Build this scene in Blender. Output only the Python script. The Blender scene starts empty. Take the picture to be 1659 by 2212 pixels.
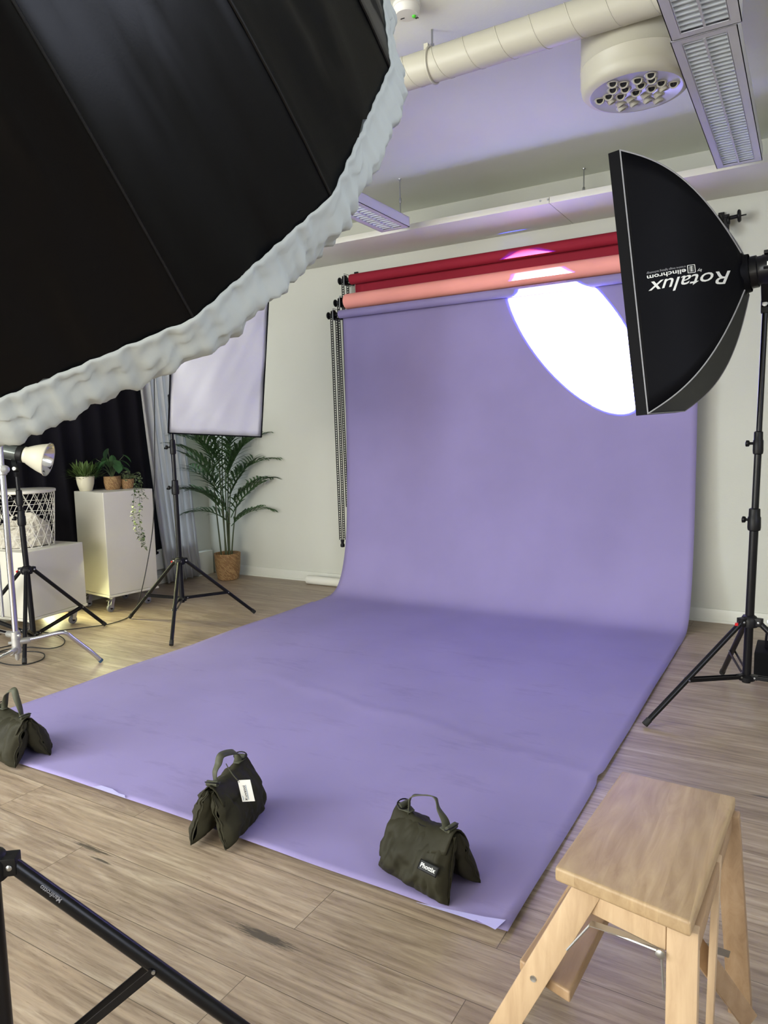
import bpy, bmesh, math, random
from mathutils import Vector, Matrix, noise
random.seed(7)
PI = math.pi
V = Vector
sc = bpy.context.scene
COL = sc.collection

# ------------------------------------------------------------------ camera
F_PX, YAW, PITCH, ROLL = 1552.319, math.radians(30.717), math.radians(6.09), math.radians(-1.42)
CAM = V((1.996, -5.204, 1.306))
fwd = V((-math.sin(YAW)*math.cos(PITCH), math.cos(YAW)*math.cos(PITCH), -math.sin(PITCH)))
r0 = V((math.cos(YAW), math.sin(YAW), 0)); u0 = r0.cross(fwd)
right = r0*math.cos(ROLL) + u0*math.sin(ROLL); up = u0*math.cos(ROLL) - r0*math.sin(ROLL)
cd = bpy.data.cameras.new('camera'); cam = bpy.data.objects.new('camera', cd); COL.objects.link(cam)
cd.sensor_fit = 'HORIZONTAL'; cd.sensor_width = 36.0; cd.lens = 36.0*F_PX/1659.0
cd.clip_start = 0.02
m = Matrix((right, up, -fwd)).transposed().to_4x4(); m.translation = CAM
cam.matrix_world = m
sc.camera = cam

# ------------------------------------------------------------------ view, world, lights
sc.view_settings.view_transform = 'Standard'; sc.view_settings.look = 'None'
sc.view_settings.gamma = 1.0; sc.view_settings.use_curve_mapping = False
sc.view_settings.exposure = 1.05
wd = bpy.data.worlds.new('world'); sc.world = wd; wd.use_nodes = True
wd.node_tree.nodes['Background'].inputs[0].default_value = (0.75, 0.85, 1.0, 1)
wd.node_tree.nodes['Background'].inputs[1].default_value = 0.6

def area(name, loc, to, sx, sy, power, col, spread=180):
    l = bpy.data.lights.new(name, 'AREA'); l.shape = 'RECTANGLE'; l.size = sx; l.size_y = sy
    l.energy = power; l.color = col; l.spread = math.radians(spread)
    o = bpy.data.objects.new(name, l); COL.objects.link(o); o.location = loc
    d = (V(to)-V(loc)).normalized(); o.rotation_euler = d.to_track_quat('-Z', 'Z').to_euler()
    return o
area('window_light_rear', (-0.6, -7.9, 1.7), (-0.4, 0, 2.9), 4.4, 2.1, 160, (1.0, 0.955, 0.86))
area('window_light_left', (-3.0, -5.7, 1.85), (0, -4.5, 1.6), 3.2, 2.1, 165, (0.86, 0.93, 1.0))
area('fill_light_right', (4.3, -4.6, 1.9), (1.0, -3.4, 0.0), 2.2, 1.8, 48, (0.74, 0.80, 1.0))  # added cool fill lamp, aimed down at the near right floor
area('window_light_behind_curtain', (-3.10, -1.35, 1.25), (0, -1.35, 1.25), 2.0, 2.2, 26, (0.72, 0.86, 1.0))
area('daylight_under_curtain', (-3.0, -1.85, 0.095), (-2.72, -1.85, -0.25), 2.9, 0.05, 6, (1.0, 1.0, 0.52), 130)
def spot(name, loc, az, el, half, power, col, blend):
    l = bpy.data.lights.new(name, 'SPOT'); l.energy = power; l.color = col; l.spot_size = 2*half
    l.spot_blend = blend; l.shadow_soft_size = 0.004
    o = bpy.data.objects.new(name, l); COL.objects.link(o); o.location = loc
    d = V((math.cos(az)*math.cos(el), math.sin(az)*math.cos(el), math.sin(el)))
    o.rotation_euler = d.to_track_quat('-Z', 'Y').to_euler(); return o
SPOT_P = (2.0, -1.2, 0.12)
spot('beam_spot', SPOT_P, 2.477, 0.793, 0.116, 4800, (0.90, 1.0, 0.88), 0.006)
spot('beam_fringe', SPOT_P, 2.477, 0.793, 0.1196, 3600, (0.02, 0.04, 1.0), 0.006)

# ------------------------------------------------------------------ materials
MATS = {}
def mat(name, col=(0.8, 0.8, 0.8), rough=0.5, metal=0.0, spec=0.5, **k):
    if name in MATS: return MATS[name]
    mt = bpy.data.materials.new(name); mt.use_nodes = True; MATS[name] = mt
    b = mt.node_tree.nodes['Principled BSDF']
    b.inputs['Base Color'].default_value = (*col, 1); b.inputs['Roughness'].default_value = rough
    b.inputs['Metallic'].default_value = metal; b.inputs['Specular IOR Level'].default_value = spec
    for kk, vv in k.items():
        b.inputs[kk.replace('_', ' ')].default_value = vv
    return mt
class NT:
    def __init__(s, mt): s.t = mt.node_tree; s.b = s.t.nodes['Principled BSDF']
    def n(s, typ, **k):
        x = s.t.nodes.new(typ)
        for a, b in k.items(): setattr(x, a, b)
        return x
    def l(s, a, b): s.t.links.new(a, b)
    def coords(s, scale=(1, 1, 1), kind='Object', rot=(0, 0, 0)):
        c = s.n('ShaderNodeTexCoord'); mp = s.n('ShaderNodeMapping'); mp.inputs['Scale'].default_value = scale
        mp.inputs['Rotation'].default_value = rot
        s.l(c.outputs[kind], mp.inputs[0]); return mp.outputs[0]
    def noise(s, vec, scale, detail=3, rough=.5, dist=0):
        x = s.n('ShaderNodeTexNoise'); s.l(vec, x.inputs['Vector']); x.inputs['Scale'].default_value = scale
        x.inputs['Detail'].default_value = detail; x.inputs['Roughness'].default_value = rough; x.inputs['Distortion'].default_value = dist
        return x.outputs['Fac']
    def ramp(s, fac, stops):
        x = s.n('ShaderNodeValToRGB'); s.l(fac, x.inputs[0]); e = x.color_ramp.elements
        while len(e) < len(stops): e.new(0.5)
        for i, (p, c) in enumerate(stops): e[i].position = p; e[i].color = (*c, 1) if len(c) == 3 else c
        return x.outputs[0]
    def mix(s, fac, a, b, mode='MIX'):
        x = s.n('ShaderNodeMix', data_type='RGBA', blend_type=mode)
        if isinstance(fac, float): x.inputs[0].default_value = fac
        else: s.l(fac, x.inputs[0])
        for i, v in ((6, a), (7, b)):
            if isinstance(v, tuple): x.inputs[i].default_value = (*v, 1)
            else: s.l(v, x.inputs[i])
        return x.outputs[2]
    def bump(s, h, strength=.3, dist=.01):
        x = s.n('ShaderNodeBump'); s.l(h, x.inputs['Height']); x.inputs['Strength'].default_value = strength
        x.inputs['Distance'].default_value = dist; s.l(x.outputs[0], s.b.inputs['Normal'])
    def base(s, c): s.l(c, s.b.inputs['Base Color'])

def nz_mat(name, c1, c2, scale=8, rough=.6, bump=.1, bscale=60, bdist=.002, stretch=(1, 1, 1), spec=.5, **k):
    mt = mat(name, c1, rough, spec=spec, **k); N = NT(mt); co = N.coords(stretch)
    N.base(N.ramp(N.noise(co, scale, 4), [(0.3, c1), (0.7, c2)]))
    if bump: N.bump(N.noise(co, bscale, 3), bump, bdist)
    return mt

M_wall = nz_mat('painted_wall', (0.525, 0.53, 0.465), (0.55, 0.555, 0.49), 1.5, .75, .25, 90, .002)
M_ceil = nz_mat('painted_ceiling', (0.69, 0.71, 0.62), (0.72, 0.74, 0.65), 2, .85, .2, 120, .002)
M_trim = nz_mat('white_trim_paint', (0.62, 0.63, 0.56), (0.66, 0.66, 0.6), 3, .45, .05, 60)
M_beam = nz_mat('cream_panel_paint', (0.60, 0.59, 0.52), (0.64, 0.63, 0.56), 3, .4, .05, 60)

def N_half(o_):
    x = N.n('ShaderNodeMath', operation='MULTIPLY'); x.inputs[1].default_value = .25; N.l(o_, x.inputs[0]); return x.outputs[0]
# floor: oak look vinyl planks running along X
M_floor = mat('oak_plank_floor', (.3, .22, .15), .42); N = NT(M_floor)
co = N.coords((1, 1, 1)); br = N.n('ShaderNodeTexBrick'); N.l(co, br.inputs['Vector'])
br.offset = .37; br.inputs['Scale'].default_value = 1; br.inputs['Brick Width'].default_value = 1.35
br.inputs['Row Height'].default_value = .19; br.inputs['Mortar Size'].default_value = .0012; br.inputs['Mortar Smooth'].default_value = .3
br.inputs['Color1'].default_value = (0, 0, 0, 1); br.inputs['Color2'].default_value = (1, 1, 1, 1); br.inputs['Mortar'].default_value = (.5, .5, .5, 1)
sh = N.n('ShaderNodeVectorMath', operation='MULTIPLY_ADD'); N.l(br.outputs['Color'], sh.inputs[0]); sh.inputs[1].default_value = (7.3, 3.1, 0); N.l(co, sh.inputs[2])
mp = N.n('ShaderNodeMapping'); mp.inputs['Scale'].default_value = (1.1, 9, 1); N.l(sh.outputs[0], mp.inputs[0])
mp2 = N.n('ShaderNodeMapping'); mp2.inputs['Scale'].default_value = (2.2, 34, 1); N.l(sh.outputs[0], mp2.inputs[0])
big = N.noise(mp.outputs[0], 1.6, 5, .62, 1.2); fine = N.noise(mp2.outputs[0], 2.2, 4, .6, .6)
wv = N.n('ShaderNodeTexWave', wave_type='BANDS', bands_direction='Y'); N.l(mp.outputs[0], wv.inputs['Vector'])
wv.inputs['Scale'].default_value = 1.3; wv.inputs['Distortion'].default_value = 9; wv.inputs['Detail'].default_value = 3; wv.inputs['Detail Scale'].default_value = .8
c = N.ramp(big, [(.25, (.185, .138, .098)), (.5, (.305, .238, .174)), (.75, (.48, .405, .31))])
c = N.mix(.22, c, N.ramp(wv.outputs['Fac'], [(.0, (.22, .16, .112)), (.6, (.335, .262, .19)), (1, (.40, .32, .235))]))
mp3 = N.n('ShaderNodeMapping'); mp3.inputs['Scale'].default_value = (5, 110, 1); N.l(sh.outputs[0], mp3.inputs[0])
pores = N.noise(mp3.outputs[0], 2.5, 5, .7, .8)
c = N.mix(.8, c, N.ramp(fine, [(.3, (.62, .58, .54)), (.5, (1, 1, 1)), (.72, (1.2, 1.17, 1.12))]), 'MULTIPLY')
c = N.mix(.8, c, N.ramp(pores, [(.30, (.55, .50, .45)), (.44, (1, 1, 1)), (.62, (1, 1, 1)), (.75, (1.3, 1.27, 1.2))]), 'MULTIPLY')
c = N.mix(.5, c, N.ramp(br.outputs['Color'], [(0, (.78, .77, .76)), (1, (1.12, 1.1, 1.06))]), 'MULTIPLY')
spk = N.n('ShaderNodeMapping'); spk.inputs['Scale'].default_value = (2.2, 22, 1); N.l(sh.outputs[0], spk.inputs[0])
k1 = N.ramp(N.noise(spk.outputs[0], .9, 6, .75), [(.66, (1, 1, 1)), (.74, (.42, .36, .3))])
c = N.mix(.8, c, k1, 'MULTIPLY')
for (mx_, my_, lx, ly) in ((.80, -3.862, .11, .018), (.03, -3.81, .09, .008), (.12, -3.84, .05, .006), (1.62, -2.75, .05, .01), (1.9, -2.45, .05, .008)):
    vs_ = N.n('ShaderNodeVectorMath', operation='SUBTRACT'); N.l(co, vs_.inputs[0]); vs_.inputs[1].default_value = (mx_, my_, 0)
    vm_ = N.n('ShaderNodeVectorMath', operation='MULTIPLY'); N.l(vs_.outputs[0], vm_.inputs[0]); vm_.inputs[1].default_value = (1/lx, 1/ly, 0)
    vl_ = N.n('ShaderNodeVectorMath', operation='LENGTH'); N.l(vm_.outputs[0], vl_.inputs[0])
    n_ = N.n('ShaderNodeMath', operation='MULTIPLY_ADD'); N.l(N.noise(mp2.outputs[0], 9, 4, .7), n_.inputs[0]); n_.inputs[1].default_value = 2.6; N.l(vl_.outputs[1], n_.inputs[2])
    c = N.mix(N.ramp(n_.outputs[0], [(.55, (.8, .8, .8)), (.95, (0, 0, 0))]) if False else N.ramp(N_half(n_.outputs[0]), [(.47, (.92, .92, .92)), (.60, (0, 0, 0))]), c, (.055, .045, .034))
c = N.mix(br.outputs['Fac'], c, (.10, .075, .05))
N.base(c); N.bump(fine, .12, .002)
N.l(N.ramp(fine, [(.2, (.36, .36, .36)), (.9, (.52, .52, .52))]), N.b.inputs['Roughness'])

def paper_mat(name, col, dirt=False):
    mt = mat(name, col, .78, spec=.25); N = NT(mt); co = N.coords()
    hi = tuple(x*1.06 for x in col); lo = tuple(x*.93 for x in col)
    c = N.ramp(N.noise(co, 1.7, 4), [(.3, lo), (.7, hi)])
    if dirt:
        dm = N.coords((.8, 2.6, 1), rot=(0, 0, .35))
        d = N.ramp(N.noise(dm, 2.4, 6, .68), [(.56, (1, 1, 1)), (.78, (.72, .70, .72))])
        sp_ = N.n('ShaderNodeSeparateXYZ'); N.l(co, sp_.inputs[0])
        mk = N.n('ShaderNodeMapRange'); N.l(sp_.outputs[1], mk.inputs[0]); mk.inputs[1].default_value = -.5; mk.inputs[2].default_value = -1.3; mk.inputs[3].default_value = 0; mk.inputs[4].default_value = .75
        c = N.mix(mk.outputs[0], c, d, 'MULTIPLY')
    N.base(c); N.bump(N.noise(co, 180, 2), .06, .001); return mt
M_purple = paper_mat('purple_backdrop_paper', (.255, .218, .415), True)
M_purple2 = paper_mat('purple_paper_roll', (.255, .218, .415))
M_pink = paper_mat('salmon_paper', (.86, .35, .30))
M_red = paper_mat('crimson_paper', (.26, .012, .028))
M_whitepaper = paper_mat('white_paper', (.66, .65, .58))

M_blk = mat('black_plastic', (.005, .005, .006), .45, spec=.25)
M_blkm = mat('black_anodised_metal', (.005, .005, .0065), .30, .1, spec=.3)
M_rub = mat('black_rubber', (.01, .01, .01), .7)
M_chrome = mat('chrome', (.62, .62, .68), .13, 1.0)
M_steel = mat('galvanised_steel', (.42, .43, .44), .35, 1.0)
M_castal = nz_mat('cast_aluminium', (.42, .42, .40), (.5, .5, .48), 20, .4, .1, 90, Metallic=.7)
M_red_pl = mat('red_plastic', (.55, .02, .02), .35)
M_bluerub = mat('blue_rubber', (.02, .06, .12), .5)
M_fabric_blk = nz_mat('black_nylon', (.0022, .0022, .0034), (.0032, .0032, .0046), 5, .55, .12, 400, .0006, spec=.10)
M_umb = nz_mat('umbrella_black_nylon', (.0012, .0012, .0016), (.0018, .0018, .0024), 3, .34, .12, 500, .0005, spec=.15)
M_curt_b = nz_mat('black_curtain_cloth', (.0075, .007, .010), (.010, .0095, .013), 3, .95, .2, 300, .001, spec=.1)
M_silver = mat('silver_lining', (.55, .55, .56), .35, .6)
M_pipe = mat('grey_piping', (.30, .30, .31), .5)
M_olive = nz_mat('olive_nylon', (.020, .0185, .0105), (.028, .026, .015), 7, .62, .25, 500, .0008, spec=.15)
M_strap = nz_mat('olive_webbing', (.045, .047, .028), (.058, .06, .036), 30, .7, .3, 400, .0008)
M_white = mat('white_print', (.75, .76, .72), .5)
M_greyprint = mat('grey_print', (.22, .22, .24), .5)
M_card = mat('white_card', (.78, .78, .74), .35)
M_ink = mat('black_ink', (.02, .015, .03), .6)
M_inkblue = mat('blue_print', (.1, .2, .35), .6)
M_boxp = nz_mat('white_box_paint', (.60, .58, .50), (.63, .61, .535), 2, .5, .1, 25, .002)
M_wire = mat('white_powder_coat', (.68, .66, .58), .4)
M_pot = mat('cream_ceramic', (.68, .64, .48), .35)
M_bell = nz_mat('cream_reflector', (.56, .53, .42), (.60, .57, .46), 6, .35, .05, 30)
M_head = mat('grey_metallic_housing', (.10, .115, .115), .22, .7)
M_shiny = mat('polished_reflector', (.8, .8, .82), .12, 1.0)
M_duct = nz_mat('cream_duct_paint', (.46, .44, .355), (.49, .47, .385), 3, .45, .05, 40)
M_lum = mat('white_luminaire_enamel', (.55, .55, .60), .3)
M_louv = mat('brushed_louvre', (.70, .75, .78), .30, .05)
M_dark = mat('dark_hole_shade', (.01, .01, .012), .9)  # near-black colour that paints the shade inside holes and slots
M_tube = mat('fluorescent_glass', (.7, .74, .78), .2)
M_smoke = mat('white_plastic', (.66, .65, .60), .4)
M_green = mat('green_indicator', (.1, .6, .05), .4)

def cloth_mat(name, col, trans, rough=.8, bs=350):
    mt = bpy.data.materials.new(name); mt.use_nodes = True; t = mt.node_tree; b = t.nodes['Principled BSDF']
    b.inputs['Base Color'].default_value = (*col, 1); b.inputs['Roughness'].default_value = rough; b.inputs['Specular IOR Level'].default_value = .2
    N = NT(mt); co = N.coords(); N.bump(N.noise(co, bs, 2), .2, .0008)
    tr = t.nodes.new('ShaderNodeBsdfTranslucent'); tr.inputs[0].default_value = (*col, 1)
    mx = t.nodes.new('ShaderNodeMixShader'); mx.inputs[0].default_value = trans
    out = t.nodes['Material Output']; t.links.new(b.outputs[0], mx.inputs[1]); t.links.new(tr.outputs[0], mx.inputs[2]); t.links.new(mx.outputs[0], out.inputs[0])
    return mt
M_diff = cloth_mat('white_diffuser_cloth', (.70, .74, .73), .5)
M_diffc = cloth_mat('white_softbox_diffuser', (.72, .72, .78), .3, .55)
M_sheer = cloth_mat('grey_curtain_cloth', (.54, .535, .53), .4)
M_knit = nz_mat('cream_knit', (.55, .51, .42), (.66, .62, .53), 25, .9, .9, 120, .006)

M_wick = mat('woven_seagrass', (.40, .25, .12), .65); N = NT(M_wick)
tc = N.n('ShaderNodeTexCoord'); sx = N.n('ShaderNodeSeparateXYZ'); N.l(tc.outputs['Object'], sx.inputs[0])
at = N.n('ShaderNodeMath', operation='ARCTAN2'); N.l(sx.outputs[1], at.inputs[0]); N.l(sx.outputs[0], at.inputs[1])
cb = N.n('ShaderNodeCombineXYZ'); N.l(at.outputs[0], cb.inputs[0]); zz = N.n('ShaderNodeMath', operation='MULTIPLY'); zz.inputs[1].default_value = 9.0
N.l(sx.outputs[2], zz.inputs[0]); N.l(zz.outputs[0], cb.inputs[1])
mr = N.n('ShaderNodeMapping'); mr.inputs['Rotation'].default_value = (0, 0, PI/4); mr.inputs['Scale'].default_value = (5.0, 5.0, 1); N.l(cb.outputs[0], mr.inputs[0])
bk = N.n('ShaderNodeTexBrick'); bk.offset = .5; N.l(mr.outputs[0], bk.inputs['Vector']); bk.inputs['Scale'].default_value = 1
bk.inputs['Brick Width'].default_value = 1.1; bk.inputs['Row Height'].default_value = .42; bk.inputs['Mortar Size'].default_value = .09; bk.inputs['Mortar Smooth'].default_value = 1
bk.inputs['Color1'].default_value = (.56, .36, .17, 1); bk.inputs['Color2'].default_value = (.32, .17, .07, 1); bk.inputs['Mortar'].default_value = (.07, .035, .012, 1)
nn = N.noise(mr.outputs[0], 14, 3); N.base(N.mix(.5, bk.outputs['Color'], N.ramp(nn, [(.3, (.7, .65, .6)), (.7, (1.25, 1.2, 1.1))]), 'MULTIPLY'))
inv = N.n('ShaderNodeMath', operation='SUBTRACT'); inv.inputs[0].default_value = 1; N.l(bk.outputs['Fac'], inv.inputs[1]); N.bump(inv.outputs[0], .7, .008)

def leaf_mat(name, c1, c2, rough=.6):
    mt = mat(name, c1, rough); N = NT(mt); N.base(N.ramp(N.noise(N.coords(), 9, 2), [(.35, c1), (.65, c2)])); return mt
M_leafp = leaf_mat('palm_leaf_green', (.026, .070, .020), (.055, .12, .034))
M_stem = leaf_mat('palm_cane_green', (.04, .06, .022), (.07, .085, .035))
M_leaf1 = leaf_mat('grass_green', (.05, .10, .018), (.10, .16, .035))
M_leaf2 = leaf_mat('deep_leaf_green', (.018, .07, .018), (.035, .10, .03))
M_leaf3 = leaf_mat('ivy_green', (.045, .075, .028), (.09, .115, .05))
M_soil = mat('dark_soil', (.03, .02, .012), .95)

def wood(name, c1, c2, c3, axis_scale, gr=1.0, planks=0, pdir=0):
    mt = mat(name, c2, .5); N = NT(mt); co = N.coords(axis_scale)
    src = co
    if planks:
        o = N.coords(); s2 = N.n('ShaderNodeSeparateXYZ'); N.l(o, s2.inputs[0])
        fl = N.n('ShaderNodeMath', operation='MULTIPLY'); fl.inputs[1].default_value = planks; N.l(s2.outputs[pdir], fl.inputs[0])
        fr = N.n('ShaderNodeMath', operation='FLOOR'); N.l(fl.outputs[0], fr.inputs[0])
        wn = N.n('ShaderNodeTexWhiteNoise', noise_dimensions='1D'); N.l(fr.outputs[0], wn.inputs['W'])
        ad = N.n('ShaderNodeVectorMath', operation='MULTIPLY_ADD'); N.l(wn.outputs['Color'], ad.inputs[0]); ad.inputs[1].default_value = (9, 9, 9); N.l(co, ad.inputs[2]); src = ad.outputs[0]
    wv = N.n('ShaderNodeTexWave', wave_type='RINGS', rings_direction='Z'); N.l(src, wv.inputs['Vector']); wv.inputs['Scale'].default_value = .9
    wv.inputs['Distortion'].default_value = 3.5; wv.inputs['Detail'].default_value = 3; wv.inputs['Detail Scale'].default_value = 1.2
    c = N.mix(.22, N.ramp(N.noise(src, 2.2, 5, .65, 1.2), [(.3, c1), (.5, c2), (.72, c3)]), N.ramp(wv.outputs['Fac'], [(0, c1), (.5, c2), (1, c3)]))
    if planks: c = N.mix(.6, c, N.ramp(wn.outputs['Value'], [(0, (.82, .80, .78)), (1, (1.12, 1.1, 1.06))]), 'MULTIPLY')
    N.base(c); N.bump(N.noise(co, 12, 3), .05, .001); return mt
M_seat = wood('worn_beech_seat', (.29, .195, .105), (.37, .262, .148), (.44, .325, .19), (16, 2.2, 8), planks=20, pdir=0)
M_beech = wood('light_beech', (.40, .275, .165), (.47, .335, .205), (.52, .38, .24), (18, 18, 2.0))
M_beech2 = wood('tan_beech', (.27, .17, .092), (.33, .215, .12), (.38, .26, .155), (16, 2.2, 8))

# ------------------------------------------------------------------ mesh helpers
def basis(d):
    d = V(d).normalized(); a = V((0, 0, 1)) if abs(d.z) < .9 else V((1, 0, 0))
    x = d.cross(a).normalized(); return x, d.cross(x).normalized(), d
class MB:
    def __init__(s): s.v = []; s.f = []
    def add(s, vs, fs):
        o = len(s.v); s.v += [V(a) for a in vs]; s.f += [tuple(i+o for i in f) for f in fs]; return s
    def box(s, c, size, R=None, bev=0.0):
        hx, hy, hz = size[0]/2, size[1]/2, size[2]/2; R = R or Matrix.Identity(3); c = V(c)
        if bev <= 0:
            vs = [c + R @ V((x*hx, y*hy, z*hz)) for z in (-1, 1) for y in (-1, 1) for x in (-1, 1)]
            return s.add(vs, [(0, 2, 3, 1), (4, 5, 7, 6), (0, 1, 5, 4), (2, 6, 7, 3), (0, 4, 6, 2), (1, 3, 7, 5)])
        bm = bmesh.new(); bmesh.ops.create_cube(bm, size=1)
        for v in bm.verts: v.co = V((v.co.x*size[0], v.co.y*size[1], v.co.z*size[2]))
        bmesh.ops.bevel(bm, geom=list(bm.edges), offset=bev, segments=2, profile=.6, affect='EDGES')
        bm.verts.index_update()
        s.add([c + R @ v.co for v in bm.verts], [tuple(v.index for v in f.verts) for f in bm.faces]); bm.free(); return s
    def tube(s, pts, r, n=10, cap=True, closed=False):
        pts = [V(p) for p in pts]; k = len(pts); rr = r if isinstance(r, (list, tuple)) else [r]*k
        vs = []; fs = []; X = None
        for i, p in enumerate(pts):
            if closed: d = pts[(i+1) % k]-pts[i-1]
            else: d = pts[min(i+1, k-1)]-pts[max(i-1, 0)]
            if d.length < 1e-9: d = V((0, 0, 1))
            d.normalize()
            if X is None: X = basis(d)[0]
            else:
                X = X - d*X.dot(d)
                X = basis(d)[0] if X.length < 1e-6 else X.normalized()
            Y = d.cross(X)
            for j in range(n):
                a = 2*PI*j/n; vs.append(p + (X*math.cos(a)+Y*math.sin(a))*rr[i])
        for i in range(k if closed else k-1):
            for j in range(n):
                a = i*n+j; b = i*n+(j+1) % n; c2 = ((i+1) % k)*n+(j+1) % n; d2 = ((i+1) % k)*n+j
                fs.append((a, b, c2, d2))
        if cap and not closed:
            fs.append(tuple(reversed(range(n)))); fs.append(tuple((k-1)*n+j for j in range(n)))
        return s.add(vs, fs)
    def lathe(s, o, d, prof, n=32, cap0=True, cap1=True, x=None):
        o = V(o); X, Y, D = basis(d); vs = []; fs = []
        for (r, h) in prof:
            for j in range(n):
                a = 2*PI*j/n; vs.append(o + D*h + (X*math.cos(a)+Y*math.sin(a))*r)
        for i in range(len(prof)-1):
            for j in range(n): fs.append((i*n+j, i*n+(j+1) % n, (i+1)*n+(j+1) % n, (i+1)*n+j))
        if cap0: fs.append(tuple(reversed(range(n))))
        if cap1: fs.append(tuple((len(prof)-1)*n+j for j in range(n)))
        return s.add(vs, fs)
    def bar(s, a, b, w, t, side=None, bev=0.0):     # rectangular bar from a to b; w along side, t across
        a, b = V(a), V(b); d = (b-a); L = d.length; d.normalize()
        if side is None: X = basis(d)[0]
        else: X = V(side); X = (X - d*X.dot(d)).normalized()
        Y = d.cross(X); R = Matrix((X, Y, d)).transposed()
        return s.box((a+b)/2, (w, t, L), R, bev)
    def grid(s, fn, nu, nv, wrap=False):
        vs = [fn(i/nu, j/nv) for j in range(nv+1) for i in range(nu + (0 if wrap else 1))]; W = nu + (0 if wrap else 1); fs = []
        for j in range(nv):
            for i in range(nu): i2 = (i+1) % W if wrap else i+1; fs.append((j*W+i, j*W+i2, (j+1)*W+i2, (j+1)*W+i))
        return s.add(vs, fs)
    def sphere(s, c, r, n=12, m=8, sc=(1, 1, 1)):
        c = V(c); prof = []; vs = []; fs = []
        for i in range(m+1):
            t = PI*i/m
            for j in range(n): a = 2*PI*j/n; vs.append(c+V((math.sin(t)*math.cos(a)*r*sc[0], math.sin(t)*math.sin(a)*r*sc[1], math.cos(t)*r*sc[2])))
        for i in range(m):
            for j in range(n): fs.append((i*n+j, (i+1)*n+j, (i+1)*n+(j+1) % n, i*n+(j+1) % n))
        return s.add(vs, fs)
    def build(s, name, mt, parent=None, smooth=True, ang=38, solid=0, label=None, kind=None, weld=False):
        me = bpy.data.meshes.new(name); off = WORLD(parent)
        me.from_pydata([v-off for v in s.v], [], s.f); me.validate(); me.materials.append(mt)
        bm = bmesh.new(); bm.from_mesh(me)
        bmesh.ops.remove_doubles(bm, verts=bm.verts, dist=1e-6); bmesh.ops.recalc_face_normals(bm, faces=bm.faces)
        bm.to_mesh(me); bm.free()
        if smooth:
            me.shade_smooth(); me.set_sharp_from_angle(angle=math.radians(ang))
        o = bpy.data.objects.new(name, me); COL.objects.link(o)
        if parent: o.parent = parent
        if solid:
            md = o.modifiers.new('thickness', 'SOLIDIFY'); md.thickness = solid; md.offset = 0
        if label: o['label'] = label
        if kind: o['kind'] = kind
        return o
def WORLD(o):
    p = V((0, 0, 0))
    while o is not None: p += o.location; o = o.parent
    return p
def thing(name, label, cat, loc, group=None):
    o = bpy.data.objects.new(name, None); COL.objects.link(o); o.location = loc; o.empty_display_size = .05
    o['label'] = label; o['category'] = cat
    if group: o['group'] = group
    return o
def tag(o, label, cat, group=None):
    o['label'] = label; o['category'] = cat
    if group: o['group'] = group
    return o
def struct(name, mb, mt, **k):
    o = mb.build(name, mt, None, kind='structure', **k); return o
def rotz(a): return Matrix.Rotation(a, 3, 'Z')
def smoothstep(a, b, x):
    t = max(0, min(1, (x-a)/(b-a))); return t*t*(3-2*t)
def nz(x, y, z=0.0): return noise.noise(V((x, y, z)))
def bez(p, n=16):       # catmull-rom through points
    p = [V(a) for a in p]; out = []
    q = [p[0]*2-p[1]] + p + [p[-1]*2-p[-2]]
    for i in range(1, len(q)-2):
        for k in range(n):
            t = k/n; a, b, c2, d = q[i-1], q[i], q[i+1], q[i+2]
            out.append(.5*((2*b)+(c2-a)*t+(2*a-5*b+4*c2-d)*t*t+(3*b-a-3*c2+d)*t**3))
    out.append(p[-1]); return out
def text_mesh(txt, size=1.0, shear=0.0, offset=0.0, res=3, spacing=1.0):
    cu = bpy.data.curves.new('t', 'FONT'); cu.body = txt; cu.size = size; cu.shear = shear; cu.offset = offset; cu.resolution_u = res; cu.space_character = spacing
    o = bpy.data.objects.new('t', cu); COL.objects.link(o); dg = bpy.context.evaluated_depsgraph_get(); dg.update()
    me = bpy.data.meshes.new_from_object(o.evaluated_get(dg)); vs = [v.co.copy() for v in me.vertices]; fs = [tuple(p.vertices) for p in me.polygons]
    bpy.data.objects.remove(o); bpy.data.curves.remove(cu); bpy.data.meshes.remove(me)
    x0 = min(v.x for v in vs); x1 = max(v.x for v in vs)
    return vs, fs, x0, x1

# ------------------------------------------------------------------ room shell
XL, XR, YF, ZC = -3.11, 4.4, -8.0, 3.06
struct('floor', MB().box(((XL+XR)/2, YF/2, -.05), (XR-XL+.3, -YF+.3, .1)), M_floor)
struct('ceiling', MB().box(((XL+XR)/2, YF/2, ZC+.05), (XR-XL+.3, -YF+.3, .1)), M_ceil)
struct('wall_back', MB().box(((XL+XR)/2, .075, ZC/2), (XR-XL+.3, .15, ZC)), M_wall)
struct('wall_left', MB().box((XL-.075, YF/2, ZC/2), (.15, -YF, ZC)), M_wall)
struct('wall_right', MB().box((XR+.075, YF/2, ZC/2), (.15, -YF, ZC)), M_wall)
struct('wall_front', MB().box(((XL+XR)/2, YF-.075, ZC/2), (XR-XL+.3, .15, ZC)), M_wall)
struct('baseboard_back', MB().box(((XL+XR)/2, -.007, .045), (XR-XL, .014, .09), bev=.003).box(((XL+XR)/2, -.012, .008), (XR-XL, .024, .016)), M_trim)
struct('baseboard_left', MB().box((XL+.007, YF/2, .045), (.014, -YF, .09), bev=.003), M_trim)
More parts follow.
